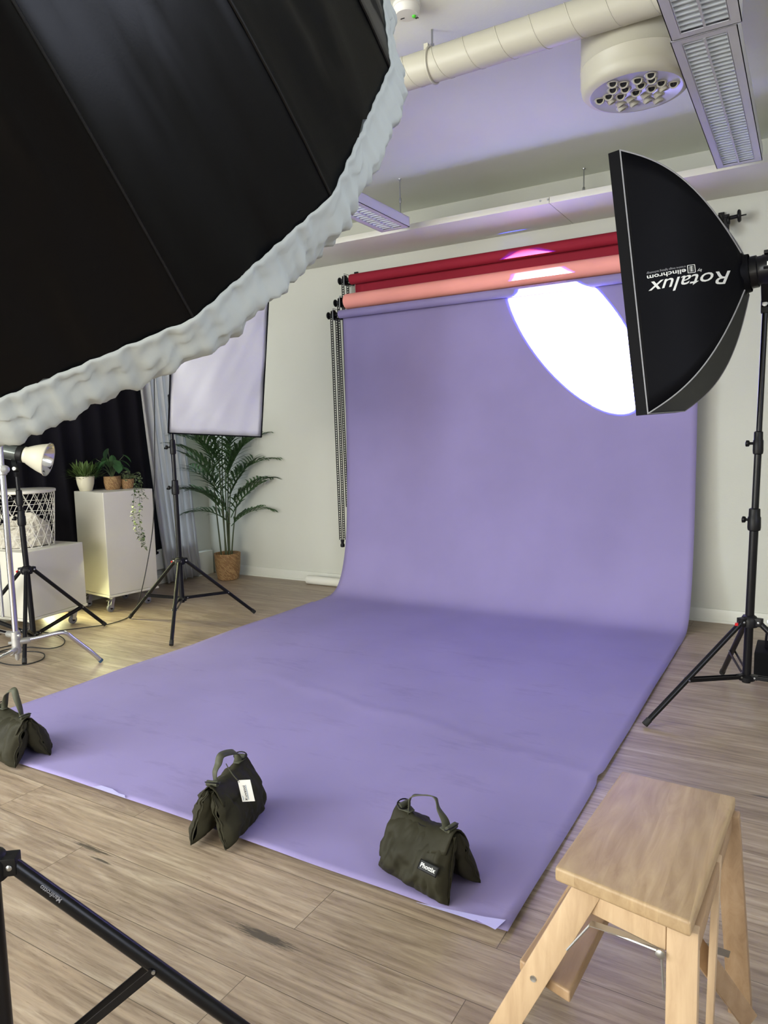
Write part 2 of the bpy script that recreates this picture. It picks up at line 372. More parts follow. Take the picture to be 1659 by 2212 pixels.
# suspended cream panel running along the back wall under the ceiling
b = MB()
b.box((-1.3, -.274, 2.77), (3.62, .548, .04), bev=.002); b.box((2.45, -.274, 2.77), (3.875, .548, .04), bev=.002)
tr1 = struct('trim_1', b, M_beam)
b = MB()
for x in (.488, .538): b.lathe((x-.035, -.549, 2.775), (0, -1, 0), [(.007, 0), (.006, .002)], 10)
b.build('bolt', M_steel, tr1)
# low radiator casing under the curtains
b = MB(); b.box((XL+.04, -1.75, .235), (.07, 2.9, .17), bev=.004); b.box((XL+.045, -1.75, .325), (.085, 2.92, .014), bev=.003)
for y in (-.45, -1.0, -2.0, -3.0): b.box((XL+.03, y, .075), (.03, .03, .15))
struct('trim_2', b, M_trim)
struct('trim_3', MB().box((XL+.045, -.17, .115), (.09, .20, .23), bev=.004), M_trim)

# ------------------------------------------------------------------ backdrop papers
PH = 1.36
PROF = [(-.139, 2.302), (-.139, 2.0), (-.140, 1.6), (-.145, 1.2), (-.155, .9), (-.175, .6), (-.205, .40), (-.245, .25), (-.295, .135), (-.36, .055), (-.44, .016), (-.56, .005), (-.75, .004)]
prof = bez([V((0, y, z)) for y, z in PROF], 5)
bdt = thing('backdrop_paper', 'long purple paper backdrop rolled down and spread over the floor', 'backdrop', (0, -.3, 0))
n_f = 90; yend = -3.557; front = [V((0, -.75-(abs(yend)-.75)*i/n_f, .004)) for i in range(1, n_f+1)]
allp = prof + front; NU = 70
def sheet(ix, p):
    x = -PH + 2*PH*ix; y, z = p.y, p.z
    if y < -.7:
        k = smoothstep(.7, 1.4, -y)
        z += k*(.004+.005*(nz(x*1.3+3, y*1.6)+.4*nz(x*3.5, y*3.1, 4)))*1.0
        # crossing creases
        z += k*.004*max(0, 1-abs((y+2.3)+.18*(x+.2)+.05*nz(x*3, 1))/.05)*smoothstep(-1.2, -.2, x)
        fr = smoothstep(-3.15, -3.557, y) if False else max(0, (-y-3.1)/.457)
        z += .012*fr*fr*(.5+.5*math.sin(x*2.3+.6))
        e = smoothstep(1.28, 1.36, abs(x)); z += .006*e*(.6+.5*math.sin(y*7))
        if x > 1.2: x += -.012*math.exp(-((y+2.6)/.03)**2)*smoothstep(1.2, 1.36, x)
    else:
        y += .0035*nz(x*.9, z*.8, 2)*smoothstep(2.2, 1.6, z)
    return V((x, y, max(z, .0025)))
b = MB(); vs = []; fs = []
for j, p in enumerate(allp):
    for i in range(NU+1): vs.append(sheet(i/NU, p))
for j in range(len(allp)-1):
    for i in range(NU): a = j*(NU+1)+i; fs.append((a, a+1, a+NU+2, a+NU+1))
b.add(vs, fs); b.build('paper_sheet', M_purple, bdt, ang=80, solid=.0008)
def roll_parts(root, yc, zc, r, x0, x1, mt, knob=True):
    b = MB(); b.lathe((x0, yc, zc), (1, 0, 0), [(r*.55, .004), (r*.96, 0), (r, .004), (r, x1-x0-.004), (r*.96, x1-x0), (r*.55, x1-x0-.004)], 48); b.build('paper_roll', mt, root, ang=50)
    for sgn, xe in ((-1, x0), (1, x1)):
        b = MB(); b.lathe((xe, yc, zc), (sgn, 0, 0), [(.022, -.01), (.024, .012), (.012, .016), (.012, .045), (.034, .047), (.040, .052), (.040, .064), (.033, .070), (.016, .072), (.010, .076), (.010, .098), (.020, .101), (.029, .106), (.030, .112), (.024, .118), (.008, .119)], 20)
        for k in range(10):
            a = 2*PI*k/10; b.box((xe+sgn*.058, yc+.040*math.cos(a), zc+.040*math.sin(a)), (.014, .007, .007), Matrix.Rotation(a, 3, 'X'))
        b.build('expander', M_blk, root)
roll_parts(bdt, -.173, 2.302, .033, -1.37, 1.37, M_purple2)
pk = thing('pink_paper_roll', 'salmon pink paper backdrop roll, middle of the three wall rolls', 'paper roll', (0, -.11, 2.40), 'backdrop paper rolls on the wall')
PY, PZ = -.118, 2.408
roll_parts(pk, PY, PZ, .061, -1.335, 1.365, M_pink)
rd = thing('red_paper_roll', 'dark crimson paper backdrop roll, topmost of the three wall rolls', 'paper roll', (0, -.08, 2.59), 'backdrop paper rolls on the wall')
RY, RZ = -.095, 2.585
roll_parts(rd, RY, RZ, .041, -1.30, 1.40, M_red)
b = MB(); b.grid(lambda u, v: V((-1.29+2.68*u, -.050, RZ-.0-.19*v)), 30, 4); b.build('paper_sheet', M_red, rd, solid=.001, label='hanging end of crimson paper behind the pink roll')
b = MB(); b.bar((-1.29, -.05, 2.40), (-1.29, -.05, 2.58), .006, .003); b.build('paper_edge', M_whitepaper, rd)
def chain_strand(b, p0, p1, w=.019):
    p0, p1 = V(p0), V(p1); d = p1-p0; L = d.length; d.normalize(); X = V((1, 0, 0)); X = (X-d*X.dot(d)).normalized()
    for s in (-1, 1): b.bar(p0+X*s*w/2, p1+X*s*w/2, .005, .005, X)
    n = int(L/.0195)
    for k in range(n+1):
        c = p0+d*(k*.0195); b.box(c, (w, .005, .007), Matrix((X, d.cross(X), d)).transposed())
def chains(root, xt, yc, zt, zb, gap, xb):
    b = MB()
    for s in (-1, 1): chain_strand(b, (xt, yc+s*gap, zt-.02), (xb+s*.011, yc+s*.010, zb+.03))
    b.build('chain', M_blk, root, smooth=False)
    b = MB(); b.lathe((xb, yc, zb-.035), (0, 0, 1), [(.006, 0), (.017, .004), (.019, .014), (.018, .026), (.013, .034), (.013, .04), (.017, .062), (.016, .066)], 16); b.build('chain_weight', M_blk, root)
chains(bdt, -1.428, -.173, 2.302, .40, .036, -1.412)
chains(pk, -1.393, PY, PZ, .68, .036, -1.372)
chains(rd, -1.358, RY, RZ, 1.05, .036, -1.352)
# wall brackets carrying the rolls
for sgn, xe, lab in ((-1, -1.30, 'black triple wall bracket holding the left roll ends above the chains'), (1, 1.43, 'black triple wall bracket behind the black rectangular softbox')):
    t = thing('roll_bracket', lab, 'bracket', (xe+(.0 if sgn < 0 else .0), -.0, 2.2))
    xb = xe if sgn < 0 else xe+.03
    b = MB(); b.bar((xb, -.012, 2.16), (xb, -.012, 2.66), .035, .012, (1, 0, 0)); b.build('back_plate', M_blkm, t)
    for (yy, zz2, xo) in ((-.173, 2.302, -1.43 if sgn < 0 else 1.43), (PY, PZ, -1.395 if sgn < 0 else 1.43), (RY, RZ, -1.362 if sgn < 0 else 1.46)):
        b = MB(); b.bar((xb, -.012, zz2-.03), (xo-sgn*.008, yy, zz2-.03), .012, .025, (0, 0, 1)); b.bar((xo-sgn*.008, yy, zz2-.035), (xo-sgn*.008, yy, zz2-.02), .02, .03, (1, 0, 0))
        b.build('hook_arm', M_blkm, t)
        b = MB(); x = xo-sgn*.022; P = [(x, yy-.045, zz2-.045), (x, yy+.045, zz2-.045), (x, yy+.045, zz2+.045), (x, yy-.045, zz2+.045)]
        for q in range(4): b.bar(P[q], P[(q+1) % 4], .005, .003, (1, 0, 0))
        b.build('chain_guard', M_steel, t)
    if sgn > 0:
        b = MB(); b.bar((1.50, -.10, 2.50), (1.50, -.10, 2.62), .02, .03); b.tube([(1.49, -.10, 2.595), (1.56, -.10, 2.60)], .012); b.lathe((1.56, -.10, 2.60), (1, 0, .05), [(.03, 0), (.038, .005), (.038, .014), (.03, .02)], 18); b.tube([(1.57, -.1, 2.60), (1.61, -.1, 2.602)], .004); b.build('lock_knob', M_blk, t)
# torn tape along the front edge
def flat_patch(name, pts, z, mt):
    b = MB(); n = len(pts); b.add([V((x, y, z)) for x, y in pts]+[V((x, y, z-.0006)) for x, y in pts], [tuple(range(n)), tuple(reversed(range(n, 2*n)))]+[(i, (i+1) % n, n+(i+1) % n, n+i) for i in range(n)])
    return b.build(name, mt, None, smooth=False)
M_tape = mat('pale_lilac_tape', (.46, .44, .78), .45)
tag(flat_patch('tape_strip', [(1.275, -3.562), (1.332, -3.573), (1.343, -3.525), (1.29, -3.540), (1.15, -3.566), (1.10, -3.574), (1.27, -3.567)], .0225, M_tape), 'pale lilac tape strip on the near right paper corner', 'tape', 'tape on the paper edge')
tag(flat_patch('tape_strip', [(-.28, -3.562), (-.26, -3.540), (-.20, -3.538), (-.15, -3.549), (-.12, -3.548), (-.10, -3.562)], .0225, M_tape), 'pale tape strip on the paper edge between two sandbags', 'tape', 'tape on the paper edge')

# ------------------------------------------------------------------ ceiling services
t = thing('ventilation_duct', 'round cream ventilation duct running under the ceiling', 'duct', (0, -2.2, ZC))
DY, DZ, DR = -2.2, 2.912, .068
b = MB(); b.lathe((XL, DY, DZ), (1, 0, 0), [(DR, 0), (DR, XR-XL)], 40, False, False); b.build('duct_pipe', M_duct, t)
b = MB(); turns = 52; pitch = .145; pts = []
for k in range(turns*20):
    a = 2*PI*k/20; pts.append((XL+pitch*k/20, DY+(DR+.0003)*math.sin(-a), DZ+(DR+.0003)*math.cos(a)))
b.tube(pts, .0022, 5); b.build('spiral_seam', M_duct, t)
b = MB(); xc = .515; P = [(xc, DY+(DR+.003)*math.sin(2*PI*k/36), DZ+(DR+.003)*math.cos(2*PI*k/36)) for k in range(36)]
b.tube(P, .006, 6, closed=True); b.box((xc-.012, DY-.03, DZ+DR-.004), (.02, .02, .03)); b.build('pipe_clamp', M_duct, t)
b = MB(); b.tube([(xc, DY, DZ+DR), (xc, DY, ZC)], .005, 8); b.tube([(xc, DY, DZ+DR), (xc, DY, DZ+DR+.02)], .009, 8); b.build('threaded_rod', M_steel, t)
t = thing('air_diffuser', 'large cream drum air diffuser with round nozzles hanging by the duct', 'diffuser', (1.32, -1.92, ZC))
DC = V((1.32, -1.925, 2.70)); R0 = .222
b = MB(); b.lathe(DC, (0, 0, 1), [(R0-.038, .0), (R0-.018, .006), (R0-.005, .02), (R0, .045), (R0+.001, .10), (R0+.003, .103), (R0+.001, .107), (R0, .2), (R0, ZC-DC.z)], 64, False, True); b.build('drum', M_duct, t)
b = MB(); b.lathe(DC, (0, 0, 1), [(.012, .004), (R0-.045, .004), (R0-.041, .001), (R0-.036, .001), (R0-.034, .006)], 56, True, False); b.build('nozzle_plate', M_lum, t)
ring = [(0, 0)] + [(.062, k*60) for k in range(6)] + [(.108, k*30+15) for k in range(12)] + [(.146, k*60+4) for k in range(6)]
for r, a in ring[:25]:
    c = DC+V((r*math.cos(math.radians(a)), r*math.sin(math.radians(a)), .003)); tilt = (V((.2, -.75, -.8)) if r*math.sin(math.radians(a)) < .02 else V((.35, .25, -1))).normalized()
    b = MB(); b.lathe(c, (0, 0, -1), [(.0245, 0), (.0245, .002), (.021, .003)], 18, False, False)
    b.lathe(c+V((0, 0, .004)), tilt, [(.021, -.006), (.021, .006), (.017, .013), (.0135, .012), (.012, -.002)], 16, False, False); nzb = b.build('nozzle', M_duct, t)
    b = MB(); b.lathe(c+V((0, 0, .004)), tilt, [(.0128, .0085), (.001, .0086)], 12, False, False); b.build('nozzle_shade_disc', M_dark, nzb)  # dark disc stands in for the shade inside the nozzle mouth
t = thing('smoke_detector', 'white round smoke detector with green light on the ceiling', 'smoke detector', (.51, -2.42, ZC))
b = MB(); b.lathe((.51, -2.42, ZC), (0, 0, -1), [(.057, 0), (.057, .012), (.054, .014), (.052, .034), (.045, .042), (.02, .044)], 36, False, True); b.build('housing', M_smoke, t)
b = MB(); b.lathe((.535, -2.405, ZC-.043), (0, 0, -1), [(.009, -.004), (.008, .005), (.004, .008)], 12); b.build('indicator_light', M_green, t)
b = MB(); b.box((.487, -2.415, ZC-.0445), (.018, .004, .002)); b.build('test_slot', M_dark, t)
b = MB()
for k in range(3): b.box((.533+.005*k, -2.385, ZC-.0435), (.0025, .009, .002))
b.build('sound_grille', M_dark, t)
def rod(label, x, y, z0, z1, grp):
    b = MB(); b.tube([(x, y, z1), (x, y, z0)], .0045, 8); b.lathe((x, y, z1), (0, 0, -1), [(.012, 0), (.010, .006), (.006, .008)], 10); b.lathe((x, y, (z0+z1)/2-.02), (0, 0, 1), [(.007, 0), (.009, .004), (.009, .03), (.007, .034)], 8)
    b.box((x, y, z0+.01), (.022, .022, .012)); o = b.build('ceiling_rod', M_steel, None); tag(o, label, 'rod', grp)
rod('steel hanging rod from the ceiling to the left ceiling light', -.50, -.68, 2.775, ZC, 'steel hanging rods')
rod('steel hanging rod above the cream panel, left of the black softbox', .62, -.14, 2.79, ZC, 'steel hanging rods')
def luminaire(label, x0, x1, y0, y1, z, nblade, h=.065):
    t = thing('ceiling_light', label, 'ceiling light', ((x0+x1)/2, (y0+y1)/2, z), 'louvred ceiling lights')
    xm = (x0+x1)/2; w = x1-x0; mg = .036; em = .035
    b = MB()
    b.box((x0+mg/2, (y0+y1)/2, z+.0015), (mg, abs(y1-y0), .003)); b.box((x1-mg/2, (y0+y1)/2, z+.0015), (mg, abs(y1-y0), .003))
    for yy in (y0+em/2, y1-em/2): b.box((xm, yy, z+.0015), (w-2*mg, em, .003))
    for xx, s in ((x0, 1), (x1, -1)): b.box((xx+s*.0015, (y0+y1)/2, z+h/2), (.003, abs(y1-y0), h))
    for yy in (y0+.0015, y1-.0015): b.box((xm, yy, z+h/2), (w, .003, h))
    b.box((xm, (y0+y1)/2, z+h), (w, abs(y1-y0), .003)); b.build('housing', M_lum, t)
    b = MB(); ya, yb = y0+em, y1-em; xa, xb = x0+mg, x1-mg
    for xx in (xa, xb): b.box((xx, (ya+yb)/2, z+.016), (.003, yb-ya, .032))
    b.box((xm, (ya+yb)/2, z+.016), (.008, yb-ya, .034)); b.build('louvre_frame', M_lum, t)
    b = MB()
    for (p, q) in ((xa, xm-.004), (xm+.004, xb)):
        for k in range(nblade):
            yy = ya+(yb-ya)*(k+.5)/nblade
            b.add([(p, yy-.001, z+.030), (q, yy-.001, z+.030), (q, yy-.006, z+.002), (p, yy-.006, z+.002), (p, yy+.006, z+.030), (q, yy+.006, z+.030), (q, yy+.007-.006, z+.002), (p, yy+.007-.006, z+.002)], [(0, 1, 2, 3), (4, 7, 6, 5), (3, 2, 6, 7), (0, 4, 5, 1)])
    b.build('louvre_blades', M_louv, t, smooth=False)
    b = MB()
    for (p, q) in ((xa, xm), (xm, xb)):
        b.grid(lambda u, v: V((p+(q-p)*u, ya+(yb-ya)*v, z+.034+.022*math.sin(PI*u))), 8, 1)
    b.build('reflector_tray', M_louv, t)
    for xx in ((xa+xm)/2, (xm+xb)/2):
        b = MB(); b.tube([(xx, ya+.01, z+.042), (xx, yb-.01, z+.042)], .008, 10); b.build('fluorescent_tube', M_tube, t)
luminaire('long louvred ceiling light over the black softbox, nearest the back wall', 1.508, 1.728, -2.262, -.752, 2.70, 42)
luminaire('louvred ceiling light running out of the top edge past the air diffuser', 1.514, 1.744, -3.77, -2.268, 2.70, 42)
luminaire('louvred ceiling light partly hidden by the big black umbrella', -.605, -.385, -2.27, -.765, 2.70, 36)

# ------------------------------------------------------------------ light stands
def joint(b, p, r, h=.06):
    b.lathe(p, (0, 0, 1), [(r*1.0, -.004), (r*1.4, 0), (r*1.5, .012), (r*1.45, h*.6), (r*1.3, h*.65), (r*1.25, h), (r*.8, h+.004)], 18)
def light_stand(label, base, feet, zh, zc, secs, attach, lean=(0, 0), rleg=.0125, red=True, grp='black tripod light stands', knob_dir=(-1, 0, 0), up_mat=None, steel=False):
    bx, by = base; t = thing('light_stand', label, 'light stand', (bx, by, 0), grp)
    ax = lambda z: V((bx+lean[0]*z, by+lean[1]*z, z))
    r1 = secs[0][1]
    b = MB(); b.tube([ax(zh-.03), ax(secs[0][0])], r1, 20); b.build('column', M_blkm, t)
    zprev = secs[0][0]; kd = V(knob_dir).normalized()
    for (z, r) in secs[1:]:
        b = MB(); b.tube([ax(zprev-.02), ax(z)], r, 18); b.build('riser_tube', M_blkm, t)
        b = MB(); p = ax(zprev-.055); joint(b, p, secs[0][1]*1.0 if z == secs[1][0] else r*1.2, .095); j = b.build('joint', M_blk, t)
        b = MB(); p = ax(zprev-.01); b.tube([p, p+kd*.038], .006, 8); b.lathe(p+kd*.036, kd, [(.008, 0), (.014, .003), (.015, .012), (.009, .016)], 10)
        b.box(p+kd*.048, (.008, .034, .010), Matrix.Rotation(.5, 3, 'X')); b.build('locking_knob', M_blk, j)
        zprev = z
    # collar and hub
    b = MB(); c = ax(zc); b.lathe(c+V((0, 0, -.028)), (0, 0, 1), [(r1*1.2, 0), (r1*1.9, .004), (r1*2.0, .035), (r1*1.6, .05), (r1*1.15, .056)], 18)
    for f in feet:
        d = V((f[0]-bx, f[1]-by, 0)).normalized(); b.bar(c+d*r1*.9+V((0, 0, 0)), c+d*(r1+.036)+V((0, 0, 0)), .036, .034, (0, 0, 1), .003)
    col = b.build('collar', M_blk, t)
    b = MB()
    for f in feet:
        d = V((f[0]-bx, f[1]-by, 0)).normalized(); s = V((-d.y, d.x, 0)); q = c+d*(r1+.024)
        for sg in (-1, 1): b.lathe(q+s*sg*.0165, s*sg, [(.006, 0), (.006, .002), (.003, .004)], 10)
    b.build('rivet', M_steel, col)
    if red:
        d = V((feet[0][0]-bx, feet[0][1]-by, 0)).normalized(); b = MB(); b.box(c+d*(r1+.05)+V((0, 0, -.014)), (.014, .014, .022), Matrix.Rotation(.4, 3, 'X'), .003); b.build('release_latch', M_red_pl, col, label='red release latch')
    h = ax(zh); b = MB(); b.lathe(h+V((0, 0, -.022)), (0, 0, 1), [(r1*1.2, 0), (r1*1.9, .004), (r1*1.9, .02), (r1*1.2, .03)], 16)
    for f in feet:
        d = V((f[0]-bx, f[1]-by, 0)).normalized(); b.bar(h+d*r1*.9, h+d*(r1+.03), .02, .024, (0, 0, 1))
    b.build('hub', M_blk, t)
    for f in feet:
        d = V((f[0]-bx, f[1]-by, 0)).normalized(); a = c+d*(r1+.022); e = V((f[0], f[1], rleg*.6))
        e = V((e.x, e.y, .002)); dirv = (e-a).normalized(); e = e-dirv*.004+V((0, 0, rleg*.75))
        b = MB(); b.tube([a, e], rleg, 14); lg = b.build('leg', M_blkm, t)
        b = MB(); b.tube([e-dirv*.03, e+dirv*.001], rleg*1.12, 14); b.build('foot_cap', M_rub, lg)
        q = a+(e-a)*attach; s = V((-d.y, d.x, 0)); hb = h+d*(r1+.02)
        b = MB()
        for sg in (-1, 1): b.bar(hb+s*sg*(rleg*.9), q+s*sg*(rleg*1.15), .016, .003, dirv)
        br_ = b.build('brace', M_blkm, t)
        b = MB()
        for sg in (-1, 1):
            b.lathe(q+s*sg*(rleg*1.25), s*sg, [(.0045, 0), (.004, .003)], 8); b.lathe(hb+s*sg*(rleg*1.0), s*sg, [(.0045, 0), (.004, .003)], 8)
        b.build('rivet', M_steel, br_)
    return t, ax
def tri(c, a0, r): return [(c[0]+r*math.cos(math.radians(a0+120*k)), c[1]+r*math.sin(math.radians(a0+120*k))) for k in range(3)]
# middle stand (by the palm)
SM, axM = light_stand('black light stand carrying the white-faced softbox by the palm', (-1.782, -1.66), [(-2.303, -1.694), (-1.46, -2.075), (-1.544, -1.173)], .20, .465, [(.99, .0175), (1.27, .0140), (1.62, .0115)], .60, lean=(-.012, .004), knob_dir=(-.9, -.4, 0))
# left stand
SL, axL = light_stand('black light stand with bell reflector lamp behind the chrome stand', (-2.365, -2.415), [(-2.845, -2.60), (-2.29, -1.916), (-1.974, -2.739)], .065, .49, [(.84, .0175), (.97, .0150), (1.10, .0125)], .66, lean=(-.020, -.016), knob_dir=(-.9, -.4, 0))
# right stand
SR, axR = light_stand('black light stand holding the black softbox with white lettering', (1.776, -1.64), tri((1.776, -1.64), 225.8, .53), .175, .43, [(.90, .0185), (1.24, .0150), (1.79, .0120)], .57, lean=(.018, .010), knob_dir=(-1, .2, 0))
# foreground stand
NB = (.645, -4.470)
SN, axN = light_stand('black light stand in the near foreground, its column cut off by the frame', NB, [(NB[0]+.53*math.cos(math.radians(a)), NB[1]+.53*math.sin(math.radians(a))) for a in (39, 159, 279)], .045, .492, [(1.0, .0185), (1.45, .0150), (1.82, .0120)], .53, red=False, rleg=.0145)
vs, fs, x0, x1 = text_mesh('Manfrotto', .02, 0, .0003)
c0 = V((NB[0], NB[1], .492)); d = V((math.cos(math.radians(39)), math.sin(math.radians(39)), 0)); a = c0+d*.0405; e = V((NB[0]+.53*d.x, NB[1]+.53*d.y, .01)); dv = (e-a).normalized()
vw = (CAM-(a+dv*.15)).normalized(); vw = (vw-dv*vw.dot(dv)).normalized(); upv = dv.cross(vw)
bl = MB(); pos = []
for v in vs:
    s = .122-(v.x-x0)*.62; h = -(v.y-.008)*.62-.004; an = h/.0149
    pos.append(a+dv*s+(vw*math.cos(an)+upv*math.sin(-an))*.0149)
bl.add(pos, fs); legs = [c for c in SN.children if c.name.startswith('leg')]; bl.build('lettering', M_greyprint, legs[0], smooth=False)

# ------------------------------------------------------------------ softboxes
def softbox(root, Rg, a, e, v, D, hw, hh, r0_, near_sign, p=1.8, lip=.045, pipe=True, diff_mat=None):
    """Rg ring centre, a axis, e horizontal, v vertical"""
    def lat(t, h): return r0_+(h-r0_)*(1-.42*t-.58*t**3)
    def S(t, s, side, off=0.0):      # side: 0 near(-e),1 far(+e),2 top,3 bottom
        ax = Rg+a*(D*(1-t)); L, H = lat(t, hw), lat(t, hh)
        sag = -.006*(1-s*s)*math.sin(PI*t)
        if side == 0: return ax-e*(L+sag+off)+v*(H*s)
        if side == 1: return ax+e*(L+sag+off)+v*(H*s)
        if side == 2: return ax+v*(H+sag+off)+e*(L*s)
        return ax-v*(H+sag+off)+e*(L*s)
    for side in range(4):
        b = MB(); b.grid(lambda u, w: S(u, 2*w-1, side), 22, 14); b.build('side_panel', M_fabric_blk, root, ang=60, solid=.0015)
    F = Rg+a*D
    b = MB(); cs = [F-e*hw-v*hh, F-e*hw+v*hh, F+e*hw+v*hh, F+e*hw-v*hh]
    for i in range(4):
        p0, p1 = cs[i], cs[(i+1) % 4]; b.bar(p0+a*lip/2, p1+a*lip/2, lip, .004, a)
    b.build('rim_band', M_fabric_blk, root, smooth=False)
    if pipe:
        b = MB()
        for i in range(4): b.tube([cs[i]-a*.002, cs[(i+1) % 4]-a*.002], .0032, 6)
        for sg in (-1, 1):
            for sv in (-1, 1):
                b.tube([Rg+a*(D*(1-t/20))+e*sg*(lat(t/20, hw)+.001)+v*sv*(lat(t/20, hh)+.001) for t in range(0, 21)], .0032, 6)
        b.build('piping', M_pipe, root)
    b = MB(); b.grid(lambda u, w: F+a*(lip*.45+.028*math.sin(PI*u)*math.sin(PI*w)+.010*nz(u*3.2+w*2.4, w*1.6, 3)+.006*nz(u*9-w*7, w*3, 7))+e*hw*.99*(2*u-1)+v*hh*.99*(2*w-1), 24, 24); b.build('front_diffuser', diff_mat or M_diff, root, ang=70, solid=.001)
    return S, F
a_ = V((-.993, .047, -.109)).normalized(); e_ = V((.044, .999, .028)); e_ = (e_-a_*e_.dot(a_)).normalized(); v_ = e_.cross(a_).normalized()
if v_.z < 0: v_ = -v_
Rg = V((1.734, -1.724, 1.946))
tS = thing('rectangular_softbox', 'black rectangular softbox with upside-down white lettering seen from behind', 'softbox', Rg)
D1, hw1, hh1 = .366, .381, .531
S1, F1 = softbox(tS, Rg, a_, e_, v_, D1, hw1, hh1, .075, -1)
sp = [c for c in tS.children if c.name.startswith('side_panel')][0]
def on_panel(ax, vv, off=.0022):
    t = ax/D1; fq = 1-.42*max(t, 0)-.58*max(t, 0)**3; H = .075+(hh1-.075)*fq; L = .075+(hw1-.075)*fq
    s = vv/H; return Rg+a_*(D1*(1-t))-e_*(L-.006*(1-s*s)*math.sin(PI*t)+off)+v_*vv
def panel_text(txt, ax0, ax1, yb0, yb1, cap, shear, off, name='lettering', mt=M_white):
    vs, fs, x0, x1 = text_mesh(txt, 1.0, shear, off)
    b = MB(); pos = []
    for q in vs:
        k = (q.x-x0)/(x1-x0); ax = ax0+(ax1-ax0)*k; yt = yb0+(yb1-yb0)*k+q.y/.70*cap; pos.append(on_panel(ax, -yt))
    b.add(pos, fs); return b.build(name, mt, sp, smooth=False)
panel_text('Rotalux', .328, .050, -.004, .006, .052, .35, .005)
panel_text('elinchrom', .186, .050, -.026, -.021, .017, 0, .018)
panel_text('creative image lighting technology', .186, .050, -.038, -.034, .0085, 0, .0, mt=M_pipe)
panel_text('by', .238, .222, -.018, -.018, .011, .3, .005)
b = MB()
def pbar(ax0, y0, ax1, y1, w=.0022):
    p0, p1 = on_panel(ax0, -y0), on_panel(ax1, -y1); b.bar(p0, p1, w, .0008, a_ if abs(ax0-ax1) < 1e-4 else v_)
A0, A1, Y0, Y1 = .216, .192, -.038, -.008
pbar(A0, Y0, A1, Y0); pbar(A0, Y1, A1, Y1); pbar(A0, Y0, A0, Y1); pbar(A1, Y0, A1, Y1); am = (A0+A1)/2; pbar(am, Y0+.004, am, Y1-.004)
for k in range(4): y = Y0+.007+k*.0055; pbar(A0-.005, y, A1+.005, y, .0018)
b.build('emblem', M_white, sp, smooth=False)
# ring collar flap with grey edging
b = MB(); b.lathe(Rg+a_*.03, -a_, [(.098, 0), (.092, .02), (.080, .034), (.078, .05)], 32, False, False); b.build('speed_ring', M_fabric_blk, tS)
b = MB(); X, Y, _ = basis(a_); b.tube([Rg+a_*.032+(X*math.cos(2*PI*k/32)+Y*math.sin(2*PI*k/32))*.1 for k in range(32)], .004, 6, closed=True); b.build('ring_piping', M_pipe, tS)
# flash head behind it
hd = thing('flash_head', 'black studio flash head plugged into the back of the black softbox', 'studio light', Rg-a_*.1)
b = MB(); b.lathe(Rg-a_*.018, -a_, [(.058, 0), (.066, .004), (.066, .03), (.060, .034), (.060, .05), (.062, .053), (.062, .26), (.055, .275), (.02, .28)], 36); b.box(Rg-a_*.13+V((0, 0, .062)), (.12, .05, .014), None, .003); b.build('housing', M_head if False else M_blkm, hd)
b = MB(); b.box(Rg-a_*.098-e_*.0605+v_*.012, (.018, .002, .016)); b.build('label_plate', M_white, hd)
b = MB(); pt = V((1.81, -1.62, 1.79)); pt = axR(1.79)
b.bar(pt, pt+V((0, 0, .055)), .034, .034, None, .004); q = Rg-a_*.075-V((0, 0, .062)); b.bar(pt+V((-.0, -.016, .03)), q+V((0, -.02, .02)), .028, .016, (1, 0, 0), .003); b.bar(pt+V((0, -.02, .05)), Rg-a_*.085-e_*.064, .020, .010, (1, 0, 0), .002)
b.build('tilt_bracket', M_blk, hd)
b = MB(); b.lathe(pt+V((0, -.036, .035)), (0, -1, 0), [(.011, 0), (.011, .005), (.006, .006)], 12); b.build('bolt', M_steel, hd)

# middle softbox: white face, dark side
BL = V((-1.523, -1.911, 1.325)); BR = V((-1.040, -1.621, 1.344))
ez = V((.92, .32, .0)).normalized(); nrm = V((.87, -.47, 0)); nrm = (nrm+V((0, 0, -.10))).normalized()
tM = thing('rectangular_softbox', 'softbox with pale lilac-white front face hanging above the palm', 'softbox', (-1.55, -1.7, 1.7))
wM, hM = .30, .50
def atd(px, py, dep): return CAM+fwd*dep+right*((px-829.5)/F_PX*dep)-up*((py-1106)/F_PX*dep)
ur = (V((0, 0, 1))-nrm*nrm.z).normalized(); er = nrm.cross(ur).normalized()
if er.x < 0: er = -er
rollM = .062; ur, er = ur*math.cos(rollM)+er*math.sin(rollM), er*math.cos(rollM)-ur*math.sin(rollM)
FMc = atd(466, 940, 4.55)+ur*hM
RgM = FMc-nrm*.36
S2, F2 = softbox(tM, RgM, nrm, er, ur, .36, wM, hM, .07, 1, pipe=False, lip=.022, diff_mat=M_diffc)
hd = thing('flash_head', 'black flash head behind the pale softbox above the palm', 'studio light', RgM)
b = MB(); b.lathe(RgM-nrm*.0, -nrm, [(.065, 0), (.065, .2), (.05, .22)], 24); b.build('housing', M_blkm, hd)
b = MB(); b.bar(axM(1.60), RgM-nrm*.06+V((0, 0, -.06)), .03, .03, None, .004); b.build('tilt_bracket', M_blk, hd)

